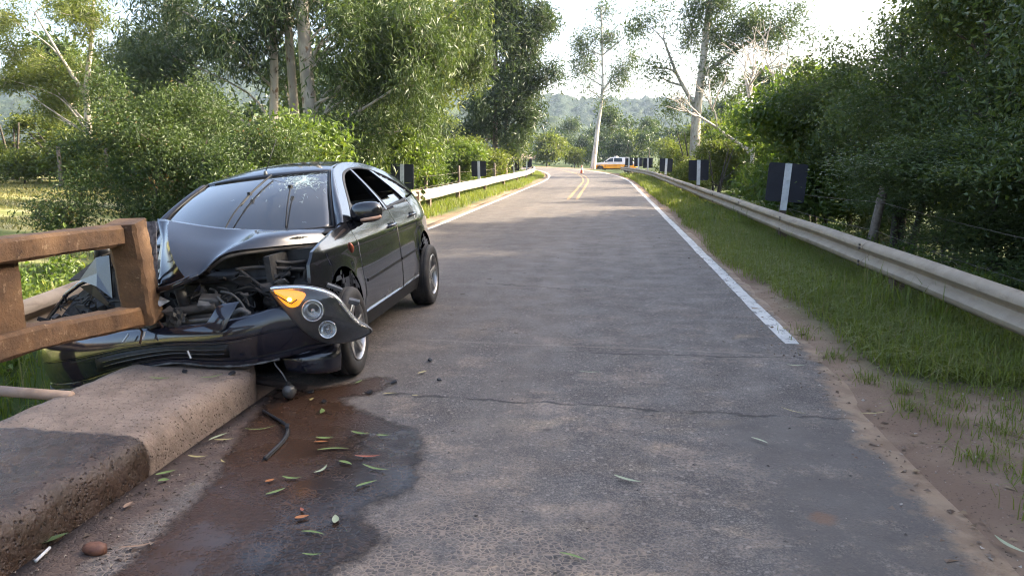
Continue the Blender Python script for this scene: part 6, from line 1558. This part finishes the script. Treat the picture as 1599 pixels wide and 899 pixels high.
for k in range(42):
    f = rd.uniform(0, 1); a = Vector((-3.92 + f * .60, 4.80 - .05 * f + rd.uniform(-.06, .06), .38 + rd.uniform(.0, 1) * (.10 + .26 * f))); mt = rd.choice([M_DARK, M_TRIM, M_GREY, M_DUSTY, M_DARK]); m = MB()
    if k % 4 == 0: m.box(wl(a), (rd.uniform(.03, .10), rd.uniform(.02, .05), rd.uniform(.01, .05)), (rd.uniform(-.6, .6), rd.uniform(-.6, .6), rd.uniform(-1, 1))); cpart('broken_plastic', m, mt, bevel=.004)
    else:
        P = [a]
        for q in range(3): P.append(P[-1] + Vector((rd.uniform(-.06, .08), rd.uniform(-.03, .03), rd.uniform(-.05, .05))))
        m.tube(wp_(catmull(P, 4)), rd.uniform(.003, .009), 6); cpart('cable', m, mt, True)

# --- torn sheet metal and plastic shards round the crushed nose
rd = random.Random(31)
M_BARE = simple('bare_torn_metal', (.30, .29, .28), (.16, .15, .14), .45, 25, metal=.6, bump=.3)
def shard(c, s, seed, mat, par):
    r2 = random.Random(seed); n = r2.choice([4, 5, 5, 6]); c = Vector(c); ax = Vector((r2.uniform(-.6, .6), -1, r2.uniform(-.4, .9))).normalized(); a = ax.cross(Vector((0, 0, 1))).normalized(); b = ax.cross(a)
    P = [c + (a * math.cos(q) * r2.uniform(.4, 1.2) + b * math.sin(q) * r2.uniform(.3, .8)) * s + ax * r2.uniform(-.25, .25) * s for q in [6.283 * k / n for k in range(n)]]
    m = MB(); m.add([wl(c + ax * .1 * s)] + [wl(p) for p in P], [[0, k + 1, (k + 1) % n + 1] for k in range(n)]); o = m.build('torn_shard', mat, par); md = o.modifiers.new('thickness', 'SOLIDIFY'); md.thickness = .005
for k, (x, y, z, s, mt) in enumerate([(-2.86, 4.48, .62, .06, M_BARE), (-2.78, 4.45, .56, .05, M_DUSTY), (-2.56, 4.47, .60, .06, M_GREY), (-2.30, 4.55, .66, .05, M_DUSTY), (-2.20, 4.62, .70, .06, M_TRIM), (-2.10, 4.66, .73, .05, M_BARE), (-2.62, 4.52, .70, .05, M_PAINT), (-2.42, 4.52, .56, .045, M_BARE), (-2.15, 4.56, .62, .05, M_TRIM), (-2.66, 4.43, .51, .05, M_TRIM), (-2.92, 4.46, .46, .05, M_DUSTY), (-2.35, 4.62, .745, .07, M_DARK), (-2.12, 4.56, .30, .05, M_TRIM), (-2.0, 4.56, .31, .05, M_GREY), (-2.22, 4.50, .245, .04, M_TRIM)]): shard((x, y, z), s, 200 + k, mt, eb)
# ------------------------------------------------------------------ patrol vehicle at the bend
def patrol():
    root = thing('patrol_vehicle', 'white and yellow patrol vehicle parked crossways at the road bend', 'vehicle', (1.3, 98.2, gz(1.3, 98.2) + .02), (0, 0, R(-12)))
    MW = simple('vehicle_white', (.72, .72, .72), (.66, .66, .66), .3, 3, coat=.6); MY = simple('vehicle_yellow', (.75, .36, .015), (.70, .33, .015), .3, 3, coat=.6)
    def prism(name, pl, hw, mat, par, tum=0.0, zt=1.2, bevel=.03):
        m = MB(); m.loft([[(x, s * (hw - max(0, z - zt) * tum), z) for x, z in pl] for s in (-1, 1)], True, True); return m.build(name, mat, par, True, bevel=bevel, angle=35)
    lower = [(-2.55, .45), (-2.62, .62), (-2.60, .88), (-1.0, .96), (1.0, .98), (2.55, .96), (2.60, .60), (2.5, .45)] + [(1.55 + .46 * math.cos(R(a)), .42 + .46 * math.sin(R(a))) for a in range(10, 171, 20)] + [(-1.62 + .46 * math.cos(R(a)), .42 + .46 * math.sin(R(a))) for a in range(10, 171, 20)]
    prism('lower_body', lower, .92, MY, root)
    prism('upper_body', [(-2.60, .882), (-2.56, 1.02), (-2.42, 1.12), (-1.25, 1.22), (2.45, 1.24), (2.58, 1.1), (2.56, .965), (1.0, .985), (-1.0, .965)], .915, MW, root)
    prism('cabin', [(-1.25, 1.222), (-.55, 1.74), (-.30, 1.80), (1.35, 1.80), (1.62, 1.76), (2.05, 1.242)], .88, MW, root, .32)
    MGc = simple('vehicle_glass', (.02, .03, .04), (.03, .04, .05), .06, 3)
    for pl in ([(-.98, 1.27), (-.50, 1.64), (-.12, 1.70), (-.10, 1.27)], [(-.0, 1.27), (.0, 1.70), (.92, 1.70), (1.0, 1.27)]):
        w = prism('side_window', pl, .895, MGc, root, .32, bevel=0)
    m = MB(); m.loft([[(-1.19, s * .74, 1.29), (-.585, s * .68, 1.735)] for s in (-1, 1)], False); o = m.build('windscreen', MGc, root); o.location.x = -.03; o.location.z = .03
    for x in (-1.62, 1.55):
        for s in (-1, 1):
            w = link('wheel', None, root, (x, s * .80, .39)); m = MB(); m.tube([(0, -s * .12, 0), (0, -s * .11, 0), (0, s * .11, 0), (0, s * .12, 0)], [.34, .39, .39, .34], 24); m.build('tyre', M_TYRE, w, True, angle=40)
            m = MB(); m.tube([(0, s * .10, 0), (0, s * .128, 0)], [.22, .20], 16); m.build('rim', M_GREY, w, True, angle=40)
    m = MB(); m.box((.1, 0, 1.87), (.28, 1.1, .11)); m.build('light_bar', MW, root, bevel=.03)
    for s in (-1, 1):
        m = MB(); m.box((-2.50, s * .70, .98), (.16, .34, .16)); m.build('headlight', M_CHROME, root, bevel=.03)
        m = MB(); m.box((-.92, s * 1.0, 1.30), (.14, .18, .16)); m.build('wing_mirror', M_TRIM, root, bevel=.02)
        m = MB(); m.box((2.57, s * .72, 1.0), (.10, .22, .3)); m.build('tail_lamp', simple('tail_red', (.35, .02, .02), None, .3), root, bevel=.02)
        for x in (-.95, .02): m = MB(); m.box((x + .75, s * .925, 1.08), (.16, .03, .035)); m.build('door_handle', MW, root, bevel=.008)
        m = MB(); m.box((-1.02, s * .9225, .80), (.10, .008, .22)); m.build('door_emblem', simple('emblem_dark', (.20, .08, .05), None, .5), root)
        m = MB(); m.box((-.2, s * .9225, .83), (1.3, .008, .05)); m.build('door_stripe', simple('stripe_orange', (.55, .22, .03), None, .5), root)
    m = MB(); m.box((-2.60, 0, .56), (.16, 1.76, .22)); m.build('front_bumper', M_TRIM, root, bevel=.04)
    m = MB(); m.box((2.58, 0, .56), (.16, 1.76, .2)); m.build('rear_bumper', M_TRIM, root, bevel=.04)
    m = MB(); m.box((-2.57, 0, .93), (.05, .9, .18)); m.build('grille', M_TRIM, root, bevel=.02)
    m = MB(); m.box((0, 0, .48), (4.6, 1.5, .14)); m.build('chassis', M_TRIM, root)
patrol()
for o_ in bpy.data.objects:
    if o_.name == 'patrol_vehicle': o_.scale = (1.08, 1.08, 1.08)
# ------------------------------------------------------------------ air
t = NT('air'); pv = t.n('ShaderNodeVolumePrincipled'); pv.inputs['Color'].default_value = (.62, .78, 1, 1); pv.inputs['Density'].default_value = .00021; pv.inputs['Anisotropy'].default_value = .2
t.t.links.new(pv.outputs[0], t.out.inputs['Volume'])
m = MB(); m.box((0, 620, 60), (2060, 1980, 130)); hz_ = m.build('haze', t.mat); tag(hz_, 'thin pale blue haze in the distant air', 'haze', None, 'stuff')
